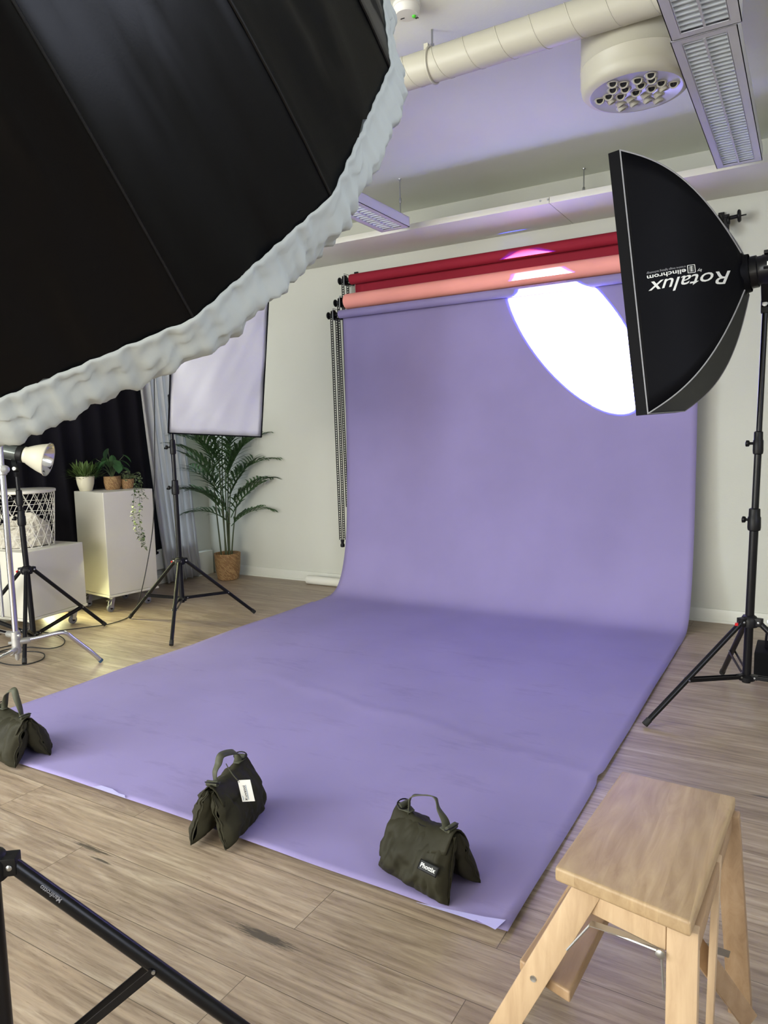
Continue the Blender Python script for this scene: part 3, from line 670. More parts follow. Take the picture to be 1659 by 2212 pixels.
# lamp with bell reflector on the left stand
hp = axL(1.10)
hd = thing('flash_head', 'grey flash head with cream bell reflector at the left edge', 'studio light', hp)
aL = (right*.95+fwd*.13-up*.20).normalized(); H0 = atd(62, 984, 4.70)
b = MB(); b.lathe(H0-aL*.03, -aL, [(.050, 0), (.056, .004), (.056, .035), (.052, .04)], 28, True, False); b.build('front_ring', M_blk, hd)
b = MB(); b.lathe(H0-aL*.065, -aL, [(.052, 0), (.053, .006), (.053, .22), (.045, .24)], 32); b.build('housing', M_head, hd)
b = MB(); b.lathe(H0-aL*.03, aL, [(.044, 0), (.052, .006), (.054, .022), (.058, .026), (.074, .06), (.090, .10), (.103, .142), (.110, .148), (.110, .156)], 44, False, False); rf = b.build('bell_reflector', M_bell, hd, solid=.001)
b = MB(); b.lathe(H0-aL*.03, aL, [(.01, .01), (.042, .012), (.055, .03), (.072, .062), (.088, .102), (.101, .144), (.107, .153)], 44, False, False); b.build('reflector_lining', M_shiny, rf)
b = MB(); b.sphere(H0+aL*.02, .026); b.build('flash_bulb', M_tube, hd)
b = MB(); b.bar(hp, hp+V((0, 0, .03)), .026, .026, None, .003); b.bar(hp+V((0, 0, .03)), H0-aL*.10-V((0, 0, .050)), .03, .024, right, .003); b.build('tilt_bracket', M_blk, hd)
b = MB(); b.lathe(hp+V((0, 0, .05))-fwd*.02, -fwd, [(.012, 0), (.012, .01), (.006, .012)], 12); b.build('tilt_bolt', M_castal, hd)

# ------------------------------------------------------------------ chrome stand
hx, hy = -1.80, -2.885
cs_ = thing('chrome_stand', 'chrome turtle-base light stand at the left edge', 'light stand', (hx, hy, 0))
b = MB(); b.tube([(hx, hy, .15), (hx, hy, 1.19)], .0165, 20); b.build('column', M_chrome, cs_)
b = MB(); b.tube([(hx, hy, 1.17), (hx-.002, hy, 1.9)], .0135, 18); b.build('riser_tube', M_chrome, cs_)
b = MB(); b.lathe((hx, hy, 1.14), (0, 0, 1), [(.018, 0), (.024, .005), (.024, .05), (.018, .055)], 18); b.lathe((hx, hy, 1.17), (right*.7-fwd*.7), [(.012, .015), (.012, .035), (.022, .04), (.022, .055), (.012, .06)], 14); b.build('joint', M_castal, cs_)
for k, (ang, zz2) in enumerate(((63.5, .205), (-56.5, .165), (183.5, .245))):
    d = V((math.cos(math.radians(ang)), math.sin(math.radians(ang)), 0)); h = V((hx, hy, zz2)); R_ = .44
    P = bez([h+d*.02, h+d*.12+V((0, 0, .006)), h+d*.215+V((0, 0, .014)), h+d*.262+V((0, 0, .004)), h+d*.30+V((0, 0, -.035)), V((hx, hy, 0))+d*(R_-.045)+V((0, 0, .068)), V((hx, hy, 0))+d*R_+V((0, 0, .012))], 6)
    b = MB(); b.tube(P, .0125, 16); lg = b.build('leg', M_chrome, cs_)
    b = MB(); b.tube([P[-2]+(P[-1]-P[-2])*.2, P[-1]+(P[-1]-P[-2]).normalized()*.005], .0142, 14); b.build('foot_cap', M_bluerub, lg)
    b = MB(); b.lathe(h+V((0, 0, -.025)), (0, 0, 1), [(.018, 0), (.025, .003), (.025, .045), (.018, .05)], 18); b.lathe(h+d*.015, d, [(.018, 0), (.018, .05), (.015, .055)], 14); b.lathe(h-d*.02, -d, [(.008, 0), (.008, .018), (.005, .02)], 8); b.build('leg_socket', M_castal, cs_)
b = MB(); b.lathe((hx, hy, .10), (0, 0, 1), [(.006, 0), (.012, .01), (.012, .05)], 10); b.build('base_bolt', M_castal, cs_)
b = MB(); q = V((hx, hy, 0))-right*.062; b.tube([q+V((0, 0, .35)), q+V((0, 0, 1.25))], .0075, 12); b.build('grip_arm', M_steel, cs_)

# ------------------------------------------------------------------ big umbrella
UC = V((.879, -4.533, 1.911)); az, el, ph, UH, UP, UR, UN = 2.104, -.478, -.254, .556, 2.868, .65, 16
un = V((math.cos(az)*math.cos(el), math.sin(az)*math.cos(el), math.sin(el)))
ue1 = un.cross(V((0, 0, 1))).normalized(); ue2 = un.cross(ue1)
def urib(k, rho):
    t = ph+2*PI*k/UN; return UC+(ue1*math.cos(t)+ue2*math.sin(t))*UR*rho-un*UH*(1-rho**UP)
um = thing('photo_umbrella', 'huge black photographic umbrella filling the upper left, white ruffled edge', 'umbrella', UC)
def canopy(rho, kk, off=0.0):
    k = int(math.floor(kk)); w = kk-k; a, b2 = urib(k, rho), urib(k+1, rho); p = a.lerp(b2, w)
    mid = math.sin(PI*w)
    p = p+un*(.020*mid*math.sin(PI*min(rho, 1))**.7)
    # tension folds fanning from the rib tips
    fan = math.atan2(w-.02, 1.35-rho)*9+k*2.1; fan2 = math.atan2(1-w, 1.35-rho)*8+k*1.3; h = noise.noise(V((kk*2.3, rho*1.2, k*3.7)))*.016*mid + (.008*math.sin(fan*2.2)+.006*math.sin(fan2*2.6))*mid**.6*smoothstep(.3, .95, rho)
    return p+un*(h+off)
b = MB(); b.grid(lambda u, v: canopy(.02+.98*v, u*UN), UN*12, 22, wrap=True); b.build('canopy', M_umb, um, ang=80)
b = MB(); b.grid(lambda u, v: canopy(.02+.965*v, u*UN, .028), UN*6, 16, wrap=True); b.build('canopy_lining', M_silver, um, ang=80)
b = MB()
for k in range(UN): b.tube([urib(k, .02+.98*i/20)-un*.0015 for i in range(21)], .0018, 5)
b.build('seam', M_blk, um)
for k in range(UN):
    b = MB(); b.tube([urib(k, .02+.97*i/20)+un*.034 for i in range(21)], .003, 6); b.build('rib', M_steel, um)
b = MB(); b.lathe(UC-un*UH, -un, [(.02, -.01), (.02, .01), (.008, .015), (.006, .05)], 12); b.build('ferrule', M_blk, um)
b = MB(); b.tube([UC-un*(UH-.01), UC+un*.30], .005, 10); b.build('shaft', M_steel, um)
# ruffled diffuser
def ruff(u, v):
    kk = u*UN; k = int(math.floor(kk)); w = kk-k
    rimp = urib(k, 1).lerp(urib(k+1, 1), w); out = (rimp-UC); out = (out-un*out.dot(un)).normalized()
    gat = math.sin(kk*2*PI*6.3+2.6*math.sin(kk*3.1)+v*1.5)*.5+.5*math.sin(kk*2*PI*11.1+2.7*math.sin(kk*5)-v*2)
    big = noise.noise(V((kk*1.15, 2.2, 0)))
    lat = [(-.001, -.008), (.003, -.006), (.006, .005), (.012+.005*big, .018), (.019+.012*big, .034), (.019+.014*big, .052), (.004, .066), (-.06, .07)]
    f = v*(len(lat)-1); i = min(int(f), len(lat)-2); t = f-i; o1 = lat[i][0]*(1-t)+lat[i+1][0]*t; f1 = lat[i][1]*(1-t)+lat[i+1][1]*t
    amp = .0010+.0022*smoothstep(.02, .25, v)
    cr = noise.noise(V((kk*4.1+v*2, v*3.3, 5)))*.007*smoothstep(.1, .5, v)+(abs(noise.noise(V((kk*9.1-v*3, v*4.3, 9))))-.2)*.009*smoothstep(.08, .4, v)
    sc2 = .82+.28*big
    return rimp+out*(o1*sc2+gat*amp+cr)+un*(f1+gat*amp*.6+cr)
b = MB(); b.grid(ruff, UN*44, 26, wrap=True); df = b.build('diffuser_hem', M_diff, um, ang=85, solid=.0006, label='white gathered edge of the diffuser cloth')
b = MB(); b.grid(lambda u, v: UC+(ue1*math.cos(2*PI*u+ph)+ue2*math.sin(2*PI*u+ph))*(UR*.93*(1-v*.96))+un*(.085+.05*(1-(1-v)**2)), 96, 10, wrap=True); b.build('front_diffuser', M_diff, um, ang=80, solid=.0006)
hd = thing('flash_head', 'black flash head aimed into the big black umbrella', 'studio light', axN(1.82))
hc = UC+un*.26-V((0, 0, .03)); b = MB(); b.lathe(hc, un, [(.06, -.06), (.06, .14), (.05, .16)], 24); b.build('housing', M_blkm, hd)
b = MB(); b.bar(axN(1.80), hc-V((0, 0, .055)), .03, .03, None, .004); b.build('tilt_bracket', M_blk, hd)

# ------------------------------------------------------------------ sandbags
def sandbag(label, c, ang, W=.125, H=.185, spread=.07, T=.052, seed=0, ztop=None, hand=(0.0, .085)):
    """c ground centre, ang ridge direction"""
    R = rotz(ang); c = V(c); t = thing('sandbag', label, 'sandbag', c, 'olive saddle sandbags')
    bags = []
    for sg in (-1, 1):
        def fn(u, v, sg=sg):
            # u around section, v along ridge -1..1
            x = 2*v-1; a = 2*PI*u
            endt = max(0.0, 1-abs(x)**4.5)**.42
            # section: teardrop; centreline from ridge to foot
            k = .5-.5*math.cos(a)            # 0 top,1 bottom
            th = math.sin(a)
            prof_ = (k**.8)*math.sin(PI*min(1, .12+.88*k)) if False else (k**.75)*(1-.0*k)
            thick = T*math.copysign(1, th)*(max(k, 1e-6)/.70)**.62*(max(1-k, 0)/.30)**.5*(.05+.95*endt) if abs(th) > 1e-6 else 0.0
            z = H*(1-k)+.003
            y = sg*(.010+spread*k)+thick*.92
            rg = (1-abs(noise.noise(V((x*2.4+seed*2, k*2.8+x*1.5, sg*5.0))))*2.2); fold = -.006*max(0, rg-.55)*2+.009*noise.noise(V((x*3+seed, k*3.5, sg*3.0)))+.004*noise.noise(V((x*8+seed, k*8, sg*2.0+9)))
            crease = -.004*max(0, math.cos(x*9+k*5+seed))*th
            y += (fold*1.5+crease)*math.copysign(1, th if th else 1)*min(1, 6*(1-k)+.15)
            z = z*(1-.06*abs(x)**2*(1-k))-.018*math.cos(x*PI*.8)*0
            z -= .022*(1-x*x)*(1-k)**2        # ridge sags between the ends
            xx = x*(W+.022*k*(1-abs(th)*.3))*(1+.015*noise.noise(V((k*5, sg, seed))))
            zz_ = max(z+thick*.10*(1-k)+.004*math.sin(x*11+seed)*k*(1-k)*4, .0045)
            return c+R@V((xx, y, zz_))
        b = MB(); b.grid(lambda u, v: fn(u, v), 40, 44, wrap=True); pch = b.build('pouch', M_olive, t, ang=75)
        bags.append((pch, fn))
        # end seams
        for vv in (.004, .996):
            b = MB(); b.tube([fn(.02+.96*i/30*.5, vv) for i in range(31)], .0018, 5); b.build('seam', M_olive, pch)
    # top flap draped over the ridge
    def flap(u, v):
        x = 2*v-1; s = 2*u-1; hgt = H+.006-.022*(1-x*x)-.060*abs(s)**1.6-.012*math.cos(x*3+seed)*abs(s)
        y = s*(.056+.012*math.cos(x*2.2))
        return c+R@V((x*(W-.004), y+.003*noise.noise(V((x*5, s*3, seed+2))), hgt+.004*noise.noise(V((x*6+seed, s*5, 1)))))
    b = MB(); b.grid(flap, 16, 30); b.build('top_flap', M_olive, t, ang=75, solid=.004)
    # handle strap
    hx0, hh_ = hand; pts = [(-W*.62, .0, H-.012), (-W*.60, .004, H+.028), (-W*.40, .004, H+.8*hh_-.01), (hx0, .0, H+hh_), (W*.42, -.004, H+.8*hh_-.012), (W*.60, -.002, H+.02), (W*.66, 0, H-.008)]
    P = [c+R@V(p) for p in bez(pts, 8)]; side = R@V((0, 1, 0)); b = MB(); vs = []; fs = []
    for i, p in enumerate(P):
        tw = .6*math.sin(i/len(P)*PI*2+seed); dd = (P[min(i+1, len(P)-1)]-P[max(i-1, 0)]).normalized(); s2 = (side*math.cos(tw)+dd.cross(side)*math.sin(tw))
        vs += [p-s2*.0125, p+s2*.0125]
    for i in range(len(P)-1): fs.append((2*i, 2*i+1, 2*i+3, 2*i+2))
    b.add(vs, fs); b.build('handle', M_strap, t, ang=80, solid=.003)
    for sg in (-1, 1):
        ctr = c+R@V((sg*(W-.006), 0, H+.006)); b = MB(); b.tube([ctr+R@V((-sg*.018, -.018, 0)), ctr+R@V((-sg*.018, .018, 0))], .0085, 12)
        b.grid(lambda u, v: ctr+R@V((-sg*(.018+.035*u), .022*(2*v-1)*(1-u*.5), -.006-.004*u)), 4, 4); b.build('strap_loop', M_strap, t, solid=.002)
        b = MB(); P = [ctr+R@V((-sg*.018+.014*math.cos(2*PI*k/16), .024*math.sin(2*PI*k/16), .002+.008*math.cos(2*PI*k/16)*sg)) for k in range(16)]
        b.tube(P, .0022, 6, closed=True); b.build('buckle_ring', M_blk, t)
    return t, R, bags
# right bag
A = V((.932, -3.46, 0)); B = V((1.177, -3.526, 0)); dr = (B-A).normalized(); angR = math.atan2(dr.y, dr.x); ny = V((-dr.y, dr.x, 0))
cR = (A+B)/2+ny*.060-dr*.006+V((0, 0, .012))
sR, RR, bg = sandbag('olive sandbag with a black name patch, rightmost of the three on the paper', cR, angR, W=.118, H=.178, spread=.060, T=.050, seed=1.3, hand=(.03, .074))
pch, fn = bg[0]
def surf(x, k):     # outer face of the first pouch (towards -y of the bag)
    u = .5+ (1-(math.acos(1-2*k)/PI))*.5; return fn(u, (x+1)/2)
pc_ = surf(.66, .47); pex = (surf(.86, .47)-surf(.46, .47)).normalized(); pey = (surf(.66, .39)-surf(.66, .55)); pey = (pey-pex*pey.dot(pex)).normalized(); pnn = pex.cross(pey).normalized()
if pnn.y > 0: pnn = -pnn
def patch_pt(px, py): return pc_+pex*px+pey*py+pnn*(.006-.9*px*px)
nrmp = pnn if pnn.y < 0 else -pnn
b = MB(); b.grid(lambda u, v: patch_pt((u-.5)*.064, (v-.5)*.028)+nrmp*.0035, 12, 6); pa = b.build('name_patch', M_blk, pch, ang=70, solid=.003, label='black rubber name patch')
vs, fs, x0, x1 = text_mesh('Phottix', 1, 0, .02); b = MB(); b.add([patch_pt(((v.x-x0)/(x1-x0)-.5)*.050, (v.y/.7-.5)*.0115)+nrmp*.0058 for v in vs], fs); b.build('lettering', M_white, pch, smooth=False)
# middle bag
N1 = V((.367, -3.622, 0)); dr = V((-.27, .96, 0)).normalized(); c2 = N1+dr*.128+V((.012, .0, .008))
s2_, R2, bg2 = sandbag('olive sandbag with a white paper tag, standing end-on at the paper edge', c2, math.atan2(dr.y, dr.x), W=.125, H=.19, spread=.052, T=.050, seed=4.1, hand=(-.03, .070))
# tag card and tie
tg = MB(); ctag = atd(532, 1708, (c2-CAM).dot(fwd)-.085); ex = (right*.94-up*-.05).normalized(); ey = (up*.96-right*.22).normalized(); en = ex.cross(ey).normalized()
CW, CH = .0205, .036
def tp(x, y, o=0): return ctag+ex*x*CW*1.02+ey*y*CH+en*o
RT = Matrix((ex, ey, en)).transposed()
tg.box(ctag, (CW*2, CH*2, .001), RT, 0); card = tg.build('paper_tag', M_card, s2_, smooth=False, label='white card tag with handwriting')
vs, fs, x0, x1 = text_mesh('Kuvatoi', 1, 0, .012); b = MB(); b.add([tp(-.05-(v.y/.7)*.42, -.86+1.36*(v.x-x0)/(x1-x0), .0012) for v in vs], fs); b.build('handwriting', M_ink, card, smooth=False)
b = MB(); 
for (x, y0, y1) in ((-.72, -.88, -.45), (.10, -.8, .55)): b.add([tp(x-.04, y0, .0012), tp(x+.03, y0, .0012), tp(x+.03, y1, .0012), tp(x-.04, y1, .0012)], [(0, 1, 2, 3)])
b.build('printed_line', M_inkblue, card, smooth=False)
b = MB(); b.lathe(tp(-.78, .86, .001), en, [(.0022, 0), (.0022, .0005)], 10); b.build('punch_hole', M_pipe, card)
b = MB(); b.tube(bez([tp(-.85, .95, .001), tp(-1.3, 1.35, .002), tp(-2.0, 1.9, -.01), tp(-2.6, 2.3, -.03)], 5), .0016, 6); b.build('tie', M_strap, s2_)
b = MB(); b.grid(lambda u, v: bg2[1][1](.26+.06*u, .05+.06*v)+V((0, 0, 0))-R2@V((0, 0, 0)), 3, 3)
# left bag
c3 = V((-.855, -3.50, .008))
s3_, R3, bg3 = sandbag('olive sandbag cut off by the left edge of the frame', c3, math.radians(172), W=.13, H=.18, spread=.062, T=.052, seed=7.7, hand=(-.02, .10))

# ------------------------------------------------------------------ step stool
stl = thing('step_stool', 'wooden beech step stool in the lower right foreground', 'stool', (1.75, -3.76, 0))
SQ = [V((1.636, -3.520, 0)), V((1.880, -3.530, 0)), V((1.853, -4.012, 0)), V((1.612, -3.968, 0))]
def slab(pts, z0, z1, name, mt, par, bev=.005):
    bm = bmesh.new(); lo = [bm.verts.new((p.x, p.y, z0)) for p in pts]; hi = [bm.verts.new((p.x, p.y, z1)) for p in pts]; n = len(pts)
    bm.faces.new(hi); bm.faces.new(list(reversed(lo)))
    for i in range(n): bm.faces.new((lo[i], lo[(i+1) % n], hi[(i+1) % n], hi[i]))
    bmesh.ops.recalc_face_normals(bm, faces=bm.faces); bmesh.ops.bevel(bm, geom=list(bm.edges), offset=bev, segments=3, profile=.6, affect='EDGES'); bm.verts.index_update()
    b = MB(); b.add([v.co.copy() for v in bm.verts], [tuple(v.index for v in f.verts) for f in bm.faces]); bm.free(); return b.build(name, mt, par)
slab(SQ, .472, .500, 'seat', M_seat, stl, .006)
def leg(p0, p1, w, t, side, name='leg', mt=M_beech, par=stl): b = MB(); b.bar(p0, p1, w, t, side, .003); return b.build(name, mt, par)
Xs = (1, 0, 0)
# step side frame (leans out to the left)
l1 = leg((1.672, -3.952, .471), (1.445, -3.975, .0), .050, .024, Xs)
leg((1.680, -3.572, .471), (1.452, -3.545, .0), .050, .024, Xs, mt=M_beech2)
leg((1.668, -3.945, .447), (1.815, -3.985, .447), .048, .022, (0, 0, 1), 'rail')
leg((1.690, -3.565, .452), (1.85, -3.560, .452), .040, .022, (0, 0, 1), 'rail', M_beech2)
# near and far rear legs
leg((1.838, -3.982, .471), (1.842, -4.005, .0), .050, .026, Xs)
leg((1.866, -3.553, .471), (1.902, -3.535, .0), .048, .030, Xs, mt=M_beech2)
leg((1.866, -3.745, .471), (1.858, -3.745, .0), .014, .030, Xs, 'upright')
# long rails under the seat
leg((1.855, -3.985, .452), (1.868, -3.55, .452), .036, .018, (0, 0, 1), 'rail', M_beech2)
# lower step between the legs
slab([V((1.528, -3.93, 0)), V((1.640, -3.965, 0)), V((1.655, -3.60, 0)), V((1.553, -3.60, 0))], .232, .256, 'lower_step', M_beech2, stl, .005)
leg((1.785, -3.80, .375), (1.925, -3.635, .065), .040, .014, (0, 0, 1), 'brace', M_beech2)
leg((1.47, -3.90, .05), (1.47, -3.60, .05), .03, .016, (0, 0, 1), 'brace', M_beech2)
b = MB(); P = [(1.640, -3.985, .355), (1.683, -3.985, .421), (1.806, -3.998, .421), (1.811, -4.00, .355)]
b.tube([P[0], P[1]], .0022, 6); b.tube([P[1], P[2]], .0022, 6); b.tube([P[2], P[3]], .0022, 6); b.box(((P[1][0]+P[2][0])/2, -3.985, .4225), (.125, .016, .0015))
b.build('hinge_bracket', M_steel, stl)
b = MB(); b.lathe((1.805, -4.0, .420), (0, -1, 0), [(.008, 0), (.008, .004), (.004, .006)], 12); b.build('hinge_bolt', M_steel, stl)
q = V((1.672, -3.952, .471)).lerp(V((1.445, -3.975, 0)), .44)+V((0, -.012, 0)); b = MB(); b.lathe(q, (0, -1, 0), [(.0065, 0), (.006, .002), (.002, .0012)], 14); b.build('screw', M_steel, l1)
b = MB(); b.bar((1.827, -3.75, .283), (1.881, -3.60, .175), .014, .002, (0, 0, 1)); b.build('metal_stay', M_steel, stl)

# ------------------------------------------------------------------ boxes on casters
def cart(label, corner, d1, w, dep, zb, zt, grp):
    d1 = V(d1).normalized(); d2 = V((-d1.y, d1.x, 0)); c = V(corner); t = thing('plinth_box', label, 'box', c+d1*w/2+d2*dep/2, grp)
    pts = [c, c+d1*w, c+d1*w+d2*dep, c+d2*dep]
    slab(pts, zb+.018, zt, 'body', M_boxp, t, .006)
    ex_ = .006; ctr = sum(pts, V((0, 0, 0)))/4; P2 = [p+(p-ctr).normalized()*ex_ for p in pts]
    slab(P2, zb, zb+.017, 'base_board', M_boxp, t, .003)
    for (a, b_) in ((.12, .12), (.88, .12), (.12, .88), (.88, .88)):
        q = c+d1*w*a+d2*dep*b_; b = MB(); b.box(q+V((0, 0, zb-.004)), (.055, .055, .005)); b.lathe(q+V((0, 0, zb-.03)), (0, 0, 1), [(.012, 0), (.02, .012), (.02, .024)], 14)
        for s in (-1, 1): b.bar(q+V((s*.016, .0, zb-.012)), q+V((s*.016, -.022, .033)), .03, .003, (0, 1, 0))
        b.bar(q+V((0, .0, zb-.015)), q+V((.0, -.045, zb-.03)), .03, .004, (1, 0, 0)); cs2 = b.build('caster', M_steel, t)
        b = MB(); b.lathe(q+V((-.012, -.022, .0315)), (1, 0, 0), [(.020, 0), (.029, .002), (.0312, .006), (.0312, .018), (.029, .022), (.020, .024)], 24); b.build('wheel', mat('grey_rubber_wheel', (.16, .16, .17), .5), cs2)
        b = MB(); b.lathe(q+V((-.0135, -.022, .0315)), (1, 0, 0), [(.012, 0), (.012, .027)], 14); b.build('wheel_hub', M_blk, cs2)
    return t, (c, d1, d2)
tb, (tc_, td1, td2) = cart('tall white box on casters with potted plants on top', (-2.578, -1.642, 0), (.133, .991, 0), .43, .42, .12, .929, 'white display boxes on casters')
lb, (lc_, ld1, ld2) = cart('low white box on casters under the wire basket table', (-2.470, -2.374, 0), (-.115, .993, 0), .496, .50, .12, .590, 'white display boxes on casters')

# wire basket table with blanket
bc = lc_+ld1*.235+ld2*.275; BZ = .590; BH = .385
wt = thing('wire_basket_table', 'round white wire basket table with lid on the low white box', 'basket', bc+V((0, 0, BZ)))
rb, rt_ = .195, .218
b = MB(); b.lathe(bc+V((0, 0, BZ+BH-.004)), (0, 0, 1), [(.222, 0), (.226, .002), (.226, .016), (.222, .019), (.03, .019)], 64); b.build('lid', M_wire, wt)
b = MB(); b.lathe(bc+V((.02, -.03, BZ+BH+.0155)), (0, 0, 1), [(.03, 0), (.028, .0008)], 20); b.build('lid_grip', M_white, wt)
b = MB(); nW = 18; rad = lambda h: rb+(rt_-rb)*h
def wp(a, h): return bc+V((math.cos(a)*rad(h), math.sin(a)*rad(h), BZ+.004+(BH-.008)*h))
rows = 5
for k in range(nW):
    for s in (1, -1):
        pts = [wp(2*PI*(k+s*i/2)/nW, i/rows) for i in range(rows+1)]; b.tube(pts, .0021, 5)
for i in range(rows+1): b.tube([wp(2*PI*j/48, i/rows) for j in range(48)], .0021 if 0 < i < rows else .003, 5, closed=True)
for k in range(8): b.tube([bc+V((0, 0, BZ+.004)), wp(2*PI*k/8, 0)], .002, 4)
b.build('wire_frame', M_wire, wt)
def blank(u, v):
    a = 2*PI*u; t = v*PI/2
    r = math.cos(t)**.45*.175; h = math.sin(t)**.9*.19
    n1 = noise.noise(V((math.cos(a)*1.6, math.sin(a)*1.6, v*2.2)))*.030; n2 = abs(noise.noise(V((math.cos(a)*4.5, math.sin(a)*4.5, v*6+3))))*.035; n3 = noise.noise(V((math.cos(a)*11, math.sin(a)*11, v*14)))*.007
    r = min(r+(n1-n2*.6+n3)*(1-.3*v), .186)
    return bc+V((r*math.cos(a), r*math.sin(a), BZ+.009+max(0, h*(1+.25*math.sin(a*2+1))*.9+(n1-n2)*v+n3*v)))
b = MB(); b.grid(blank, 110, 60, wrap=True); tag(b.build('knitted_blanket', M_knit, None, ang=85), 'cream knitted blanket bundled inside the wire basket', 'blanket')

# potted plants on the tall box
def onbox(a, b_): return tc_+td1*a+td2*b_+V((0, 0, .929))
def pot_lathe(p, h, r0_, r1_, name, mt, root, lip=.004):
    b = MB(); b.lathe(p, (0, 0, 1), [(r0_*.9, 0), (r0_, .006), ((r0_+r1_)/2+.004, h*.5), (r1_, h), (r1_-lip, h), (r1_-lip*1.4, h-.02), (r1_*.7, h-.022)], 40, True, True)
    return b.build(name, mt, root)
def leaf_blade(b, p, d, L, w, droop=.3, n=6, up_=V((0, 0, 1)), fold=.15):
    d = V(d).normalized(); s = d.cross(up_); s = s.normalized() if s.length > 1e-4 else V((1, 0, 0)); vs = []; fs = []; q = V(p); dd = d.copy()
    for i in range(n+1):
        t = i/n; ww = w*math.sin(PI*min(.96, .06+.94*t))**.8*(1-.15*t) if t < 1 else 0.0004
        nn = s.cross(dd).normalized(); vs += [q-s*ww+nn*ww*fold, q.copy(), q+s*ww+nn*ww*fold]
        dd = (dd+V((0, 0, -droop/n))).normalized(); q = q+dd*(L/n)
    for i in range(n): a = 3*i; fs += [(a, a+1, a+4, a+3), (a+1, a+2, a+5, a+4)]
    b.add(vs, fs)
p = onbox(.17, .34)
p = V((-2.885, -1.575, .929))+V((0.0, .02, 0))
pw = thing('potted_plant', 'bushy grass-leaved plant in a smooth cream pot', 'plant', p, 'plants on the tall white box')
pot_lathe(p, .115, .048, .069, 'pot', M_pot, pw)
b = MB(); rnd = random.Random(3)
for k in range(260):
    a = rnd.uniform(0, 2*PI); e = rnd.uniform(.08, 1.35); rr = rnd.uniform(0, .05); L = rnd.uniform(.055, .085)
    d = V((math.cos(a)*math.cos(e), math.sin(a)*math.cos(e), math.sin(e))); q = p+V((rr*math.cos(a), rr*math.sin(a), .10))+d*rnd.uniform(.01, .085)
    leaf_blade(b, q, (d+V((rnd.uniform(-.5, .5), rnd.uniform(-.5, .5), rnd.uniform(-.1, .5)))*.7), L, .0052, .35, 4)
b.build('foliage', M_leaf1, pw, smooth=True, ang=70)
p = V((-2.80, -1.37, .929))
pg = thing('potted_plant', 'broad dark-leaved plant in a woven basket pot, middle of the three on the box', 'plant', p, 'plants on the tall white box')
pot_lathe(p, .105, .057, .066, 'pot', M_wick, pg)
b = MB(); bs = MB(); rnd = random.Random(8)
spec = [(-.09, .02, .10), (-.075, -.02, .045), (-.05, .04, .135), (-.03, -.04, .10), (0, .03, .14), (.04, -.03, .105), (.065, .03, .11), (.10, .0, .145), (.085, -.02, .06), (-.10, -.03, .06), (-.02, 0, .185), (.03, .04, .09), (-.055, -.05, .075), (.06, -.06, .075), (-.03, .06, .12), (-.115, .0, .12)]
for (xx, yy, zz2) in spec:
    q = p+V((0, 0, .105))+right.normalized()*xx*1.05+V((0, 0, zz2*1.15))+fwd*yy; st = p+V((0, 0, .09))
    bs.tube(bez([st, st.lerp(q, .5)+V((0, 0, .03)), q], 5), .0016, 5)
    d = V((q.x-p.x, q.y-p.y, -.02)).normalized()+V((rnd.uniform(-.3, .3), rnd.uniform(-.3, .3), rnd.uniform(-.6, .1)))
    leaf_blade(b, q-d.normalized()*.01, d, rnd.uniform(.085, .11), rnd.uniform(.030, .038), .9, 6, fold=.3)
b.build('foliage', M_leaf2, pg, ang=70); bs.build('stem', M_leaf3, pg)
p = V((-2.755, -1.265, .929))
pi_ = thing('potted_plant', 'trailing ivy in a small woven pot hanging down the tall box', 'plant', p, 'plants on the tall white box')
pot_lathe(p, .078, .045, .055, 'pot', M_wick, pi_)
rnd = random.Random(5)
def at_px(px, py, dep): return atd(px, py, dep)
def vine(pts, n_leaf, spread, lsz):
    P = bez(pts, 8); b = MB(); b.tube(P, .0013, 5); b.build('vine', M_leaf3, pi_)
    b = MB()
    for k in range(n_leaf):
        q = P[int(k/n_leaf*(len(P)-1))]; a = rnd.uniform(0, 2*PI); d = V((math.cos(a), math.sin(a)*.6, rnd.uniform(-.5, .3)))
        leaf_blade(b, q+d*.003, d, rnd.uniform(.7, 1.15)*lsz, lsz*.33, .5, 4, fold=.25)
    b.build('ivy_leaves', M_leaf3, pi_, ang=70)
dp = 5.02
top = p+V((0, 0, .085)); edge = tc_+td1*.30+V((.0, 0, .95))+V((.03, 0, 0))
vine([top, at_px(292, 1030, 5.1), at_px(290, 1062, 5.0), at_px(288, 1100, 5.0), at_px(291, 1125, 5.0), at_px(297, 1150, 5.0), at_px(306, 1172, 5.0), at_px(314, 1186, 5.0)], 95, .03, .026)
vine([top, at_px(298, 1028, 5.08), at_px(300, 1060, 5.0), at_px(302, 1095, 5.0), at_px(301, 1125, 5.0), at_px(307, 1152, 5.0), at_px(309, 1170, 5.0)], 85, .03, .025)
vine([top, at_px(300, 1020, 5.12), at_px(304, 1040, 5.05), at_px(308, 1062, 5.0), at_px(318, 1078, 5.0)], 34, .03, .02)
vine([top, at_px(276, 1018, 5.2), at_px(268, 1024, 5.2), at_px(272, 1040, 5.14)], 30, .03, .024)
b = MB()
for k in range(70):
    a = rnd.uniform(0, 2*PI); rr = rnd.uniform(0, .065); q = p+V((rr*math.cos(a), rr*math.sin(a), .078+rnd.uniform(0, .035))); d = V((math.cos(a), math.sin(a), rnd.uniform(-.2, .9)))
    leaf_blade(b, q, d, .026, .009, .5, 4, fold=.25)
b.build('ivy_leaves', M_leaf3, pi_, ang=70)

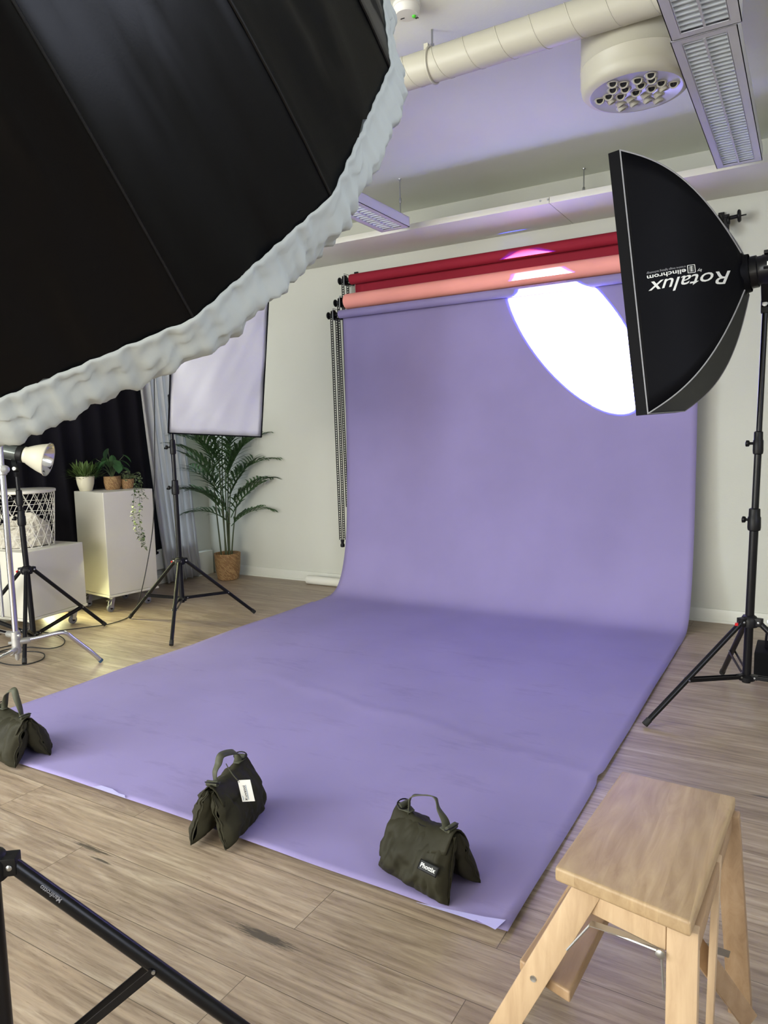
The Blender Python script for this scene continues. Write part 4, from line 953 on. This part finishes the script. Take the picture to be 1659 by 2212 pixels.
# palm
pp = V((-2.675, -.235, 0)); pm = thing('potted_palm', 'tall areca palm in a woven seagrass basket by the back wall', 'plant', pp)
b = MB(); b.lathe(pp, (0, 0, 1), [(.088, 0), (.098, .006), (.113, .10), (.121, .22), (.123, .243), (.121, .249), (.117, .246), (.113, .215), (.05, .205)], 56); b.build('basket_pot', M_wick, pm)
b = MB(); b.lathe(pp+V((0, 0, .205)), (0, 0, 1), [(.112, 0), (.02, .004)], 24, False, True); b.build('soil', M_soil, pm)
rnd = random.Random(21)
R2d = right.copy(); R2d.z = 0; R2d.normalize(); F2d = V((-R2d.y, R2d.x, 0))
def frond(base, az_, elev, L, droop, nleaf=15, ll=.15, stem_base=None):
    d = (R2d*math.cos(az_)+F2d*math.sin(az_))*math.cos(elev)+V((0, 0, math.sin(elev))); q = V(base); P = [q.copy()]; n = 16; dd = d.normalized()
    for i in range(n): dd = (dd+V((0, 0, -droop/n))).normalized(); q = q+dd*(L/n); P.append(q.copy())
    b = MB(); b.tube(P, [.004*(1-.8*i/n)+.0008 for i in range(n+1)], 6)
    for k in range(nleaf):
        t = .12+.88*k/(nleaf-1); f = t*n; i = min(int(f), n-1); o = P[i].lerp(P[i+1], f-i); tg_ = (P[i+1]-P[i]).normalized(); sd = tg_.cross(V((0, 0, 1)))
        sd = sd.normalized() if sd.length > .05 else F2d
        upn = sd.cross(tg_)
        l = ll*(.45+.75*math.sin(PI*min(1, .15+.8*t)))*rnd.uniform(.85, 1.1)
        for s in (-1, 1):
            dv_ = tg_*(.60+.55*t)+sd*s*.90+upn*.42+V((0, 0, rnd.uniform(-.08, .08)))
            leaf_blade(b, o, dv_, l, .0122, .75, 6, fold=.2)
    for vv_ in b.v: vv_.y = min(vv_.y, -.012); vv_.x = max(vv_.x, XL+.03)
    b.build('frond', M_leafp, pm, ang=70)
canes = [(-.055, .0, 1.40, -.05), (-.02, .02, 1.42, .02), (.0, -.02, 1.30, -.03), (.012, .01, 1.15, .01), (.02, .0, .95, .05), (.035, .01, .85, .10), (.005, .03, 1.35, .06)]
for (rx, fx, h, lx) in canes:
    a0 = pp+R2d*rx+F2d*fx+V((0, 0, .2)); a1 = pp+R2d*(rx+lx)+F2d*fx+V((0, 0, h)); mid = a0.lerp(a1, .5)+R2d*(-.01)
    b = MB(); P = bez([a0, mid, a1], 6); b.tube(P, [.0075*(1-.5*i/(len(P)-1)) for i in range(len(P))], 8); b.build('cane', M_stem, pm)
def cp(rx, z, f=0.0): return pp+R2d*rx+F2d*f+V((0, 0, z))
D2 = math.radians
FR = [(cp(.05, .58), D2(-15), D2(62), .42, .95), (cp(.04, .60), D2(195), D2(58), .42, 1.1), (cp(.055, .68), D2(10), D2(58), .46, 1.2), (cp(-.01, .75), D2(165), D2(60), .48, 1.2), (cp(.03, .86), D2(-10), D2(55), .48, 1.1), (cp(.02, .92, -.02), D2(20), D2(70), .45, .9), (cp(-.06, .85), D2(180), D2(66), .50, 1.3), (cp(-.06, .95), D2(200), D2(60), .46, 1.0), (cp(-.05, 1.02), D2(170), D2(70), .48, .9), (cp(0, 1.05), D2(250), D2(72), .40, .8), (cp(.01, 1.08), D2(-30), D2(72), .45, .9), (cp(-.03, 1.12), D2(190), D2(52), .42, .9), (cp(.03, 1.1), D2(5), D2(75), .42, .6), (cp(-.04, 1.2), D2(170), D2(75), .42, .8), (cp(.02, 1.22), D2(-20), D2(65), .40, .7), (cp(.0, .70), D2(265), D2(70), .38, .8), (cp(-.03, .98), D2(230), D2(68), .42, .9)]
FR += [(cp(.05, .50), D2(0), D2(50), .36, 1.1), (cp(.04, .52), D2(175), D2(48), .36, 1.2), (cp(.03, .74), D2(30), D2(68), .42, 1.0), (cp(-.05, .78), D2(150), D2(62), .44, 1.2), (cp(.01, .84), D2(-60), D2(70), .40, .9), (cp(-.02, 1.05), D2(215), D2(64), .44, .9), (cp(.02, 1.02), D2(-5), D2(62), .46, 1.1), (cp(-.03, .64), D2(185), D2(60), .40, 1.3), (cp(-.05, 1.15), D2(180), D2(80), .4, .6), (cp(.0, 1.2), D2(90), D2(80), .4, .6)]
for (q, a, e, L, dr_) in FR:
    q.y = min(q.y, -.16); frond(q, a, e, L*1.15, dr_, 12, .235)

# ------------------------------------------------------------------ curtains
def curtain(name, label, y0, y1, zb, zt, x, mt, pl, amp, yb0=None, yb1=None, seed=0):
    yb0 = y0 if yb0 is None else yb0; yb1 = y1 if yb1 is None else yb1
    def f(u, v):
        ya = y0+(y1-y0)*u; yb = yb0+(yb1-yb0)*u; t = v**1.6; y = ya*(1-t)+yb*t; ph_ = u*pl*2*PI+.8*math.sin(u*9+seed)
        z = zt+((zb(u) if callable(zb) else zb)-zt)*v
        return V((x+amp*(.6+.5*v)*math.sin(ph_)+.006*noise.noise(V((u*20, v*4, seed))), y+.012*math.cos(ph_*1.0+1)*v, z))
    b = MB(); b.grid(f, int(pl*14), 24); o = b.build(name, mt, None, ang=85, solid=.0015); return tag(o, label, 'curtain')
curtain('black_curtain', 'black blackout curtain covering the left wall window', -3.9, -.82, .295, 2.9, XL+.088, M_curt_b, 17, .020, -3.9, -.66, 1)
curtain('grey_curtain', 'pale grey curtain panel hanging between the black curtain and corner', -.93, -.44, lambda u: .02, 2.9, XL+.125, M_sheer, 6, .020, -.70, -.27, 3)
b = MB(); b.tube([(XL+.10, -4.2, 2.93), (XL+.10, -.2, 2.93)], .012, 10); tag(b.build('curtain_rail', M_trim, None), 'white curtain rail above the curtains on the left wall', 'rail')

# ------------------------------------------------------------------ small things on the floor
b = MB(); o = V((-1.845, -.105, .0385)); ln = 1.4
b.lathe(o, (1, .0, 0), [(.030, .012), (.036, .004), (.038, 0), (.0385, .004), (.0385, ln)], 36, False, True)
tag(b.build('white_paper_roll', M_whitepaper, None), 'white paper roll lying on the floor behind the purple backdrop', 'paper roll')
M_case = mat('black_case_cloth', (.004, .004, .005), .7, spec=.1)
bk_ = thing('equipment_case', 'black padded equipment bag standing on a black case at the right edge', 'bag', (1.95, -1.0, 0))
b = MB(); b.box((1.99, -1.0, .075), (.42, .26, .14), None, .008); b.build('lower_case', M_case, bk_)
b = MB()
b.grid(lambda u, v: V((2.02, -.98, .15))+V((.20*math.copysign(abs(math.cos(2*PI*u))**.5, math.cos(2*PI*u))*(1-.45*v**3), .10*math.copysign(abs(math.sin(2*PI*u))**.5, math.sin(2*PI*u))*(1-.3*v**3), .19*v)), 36, 10, wrap=True); b.add([V((2.02+.1*math.cos(2*PI*k/24)*1.1, -.98+.07*math.sin(2*PI*k/24), .34)) for k in range(24)], [tuple(range(24))])
b.build('padded_bag', M_case, bk_, ang=60)
b = MB(); b.tube([(1.835, -1.06, .30), (1.84, -1.075, .28), (1.84, -1.08, .20)], .002, 5); b.build('zip', M_pipe, bk_)

# power cable from the middle softbox to a coil by the left stand
g = .006
def fl(px, py):
    d = fwd+right*((px-829.5)/F_PX)-up*((py-1106)/F_PX); t = (g-CAM.z)/d.z; return CAM+d*t
pts = [atd(333, 640, 5.05), atd(333, 800, 5.05), atd(334, 960, 5.05), atd(333, 1060, 5.05), atd(330, 1140, 5.1), atd(318, 1218, 5.15), atd(304, 1283, 5.2), fl(290, 1322), fl(270, 1337), fl(231, 1349), fl(180, 1356), fl(127, 1363), fl(95, 1372), fl(60, 1382), fl(20, 1395), fl(-20, 1400), fl(-30, 1380), fl(10, 1368), fl(60, 1364), fl(110, 1368), fl(138, 1380), fl(134, 1394), fl(105, 1401), fl(60, 1398), fl(10, 1404), fl(-20, 1420), fl(10, 1434), fl(50, 1436), fl(88, 1426), fl(96, 1414), fl(80, 1408), fl(40, 1407), fl(0, 1409), fl(-40, 1412)]
b = MB(); b.tube(bez(pts, 8), .0035, 7); tag(b.build('power_cable', M_rub, None), 'black power cable hanging by the curtain and coiled on the floor', 'cable')
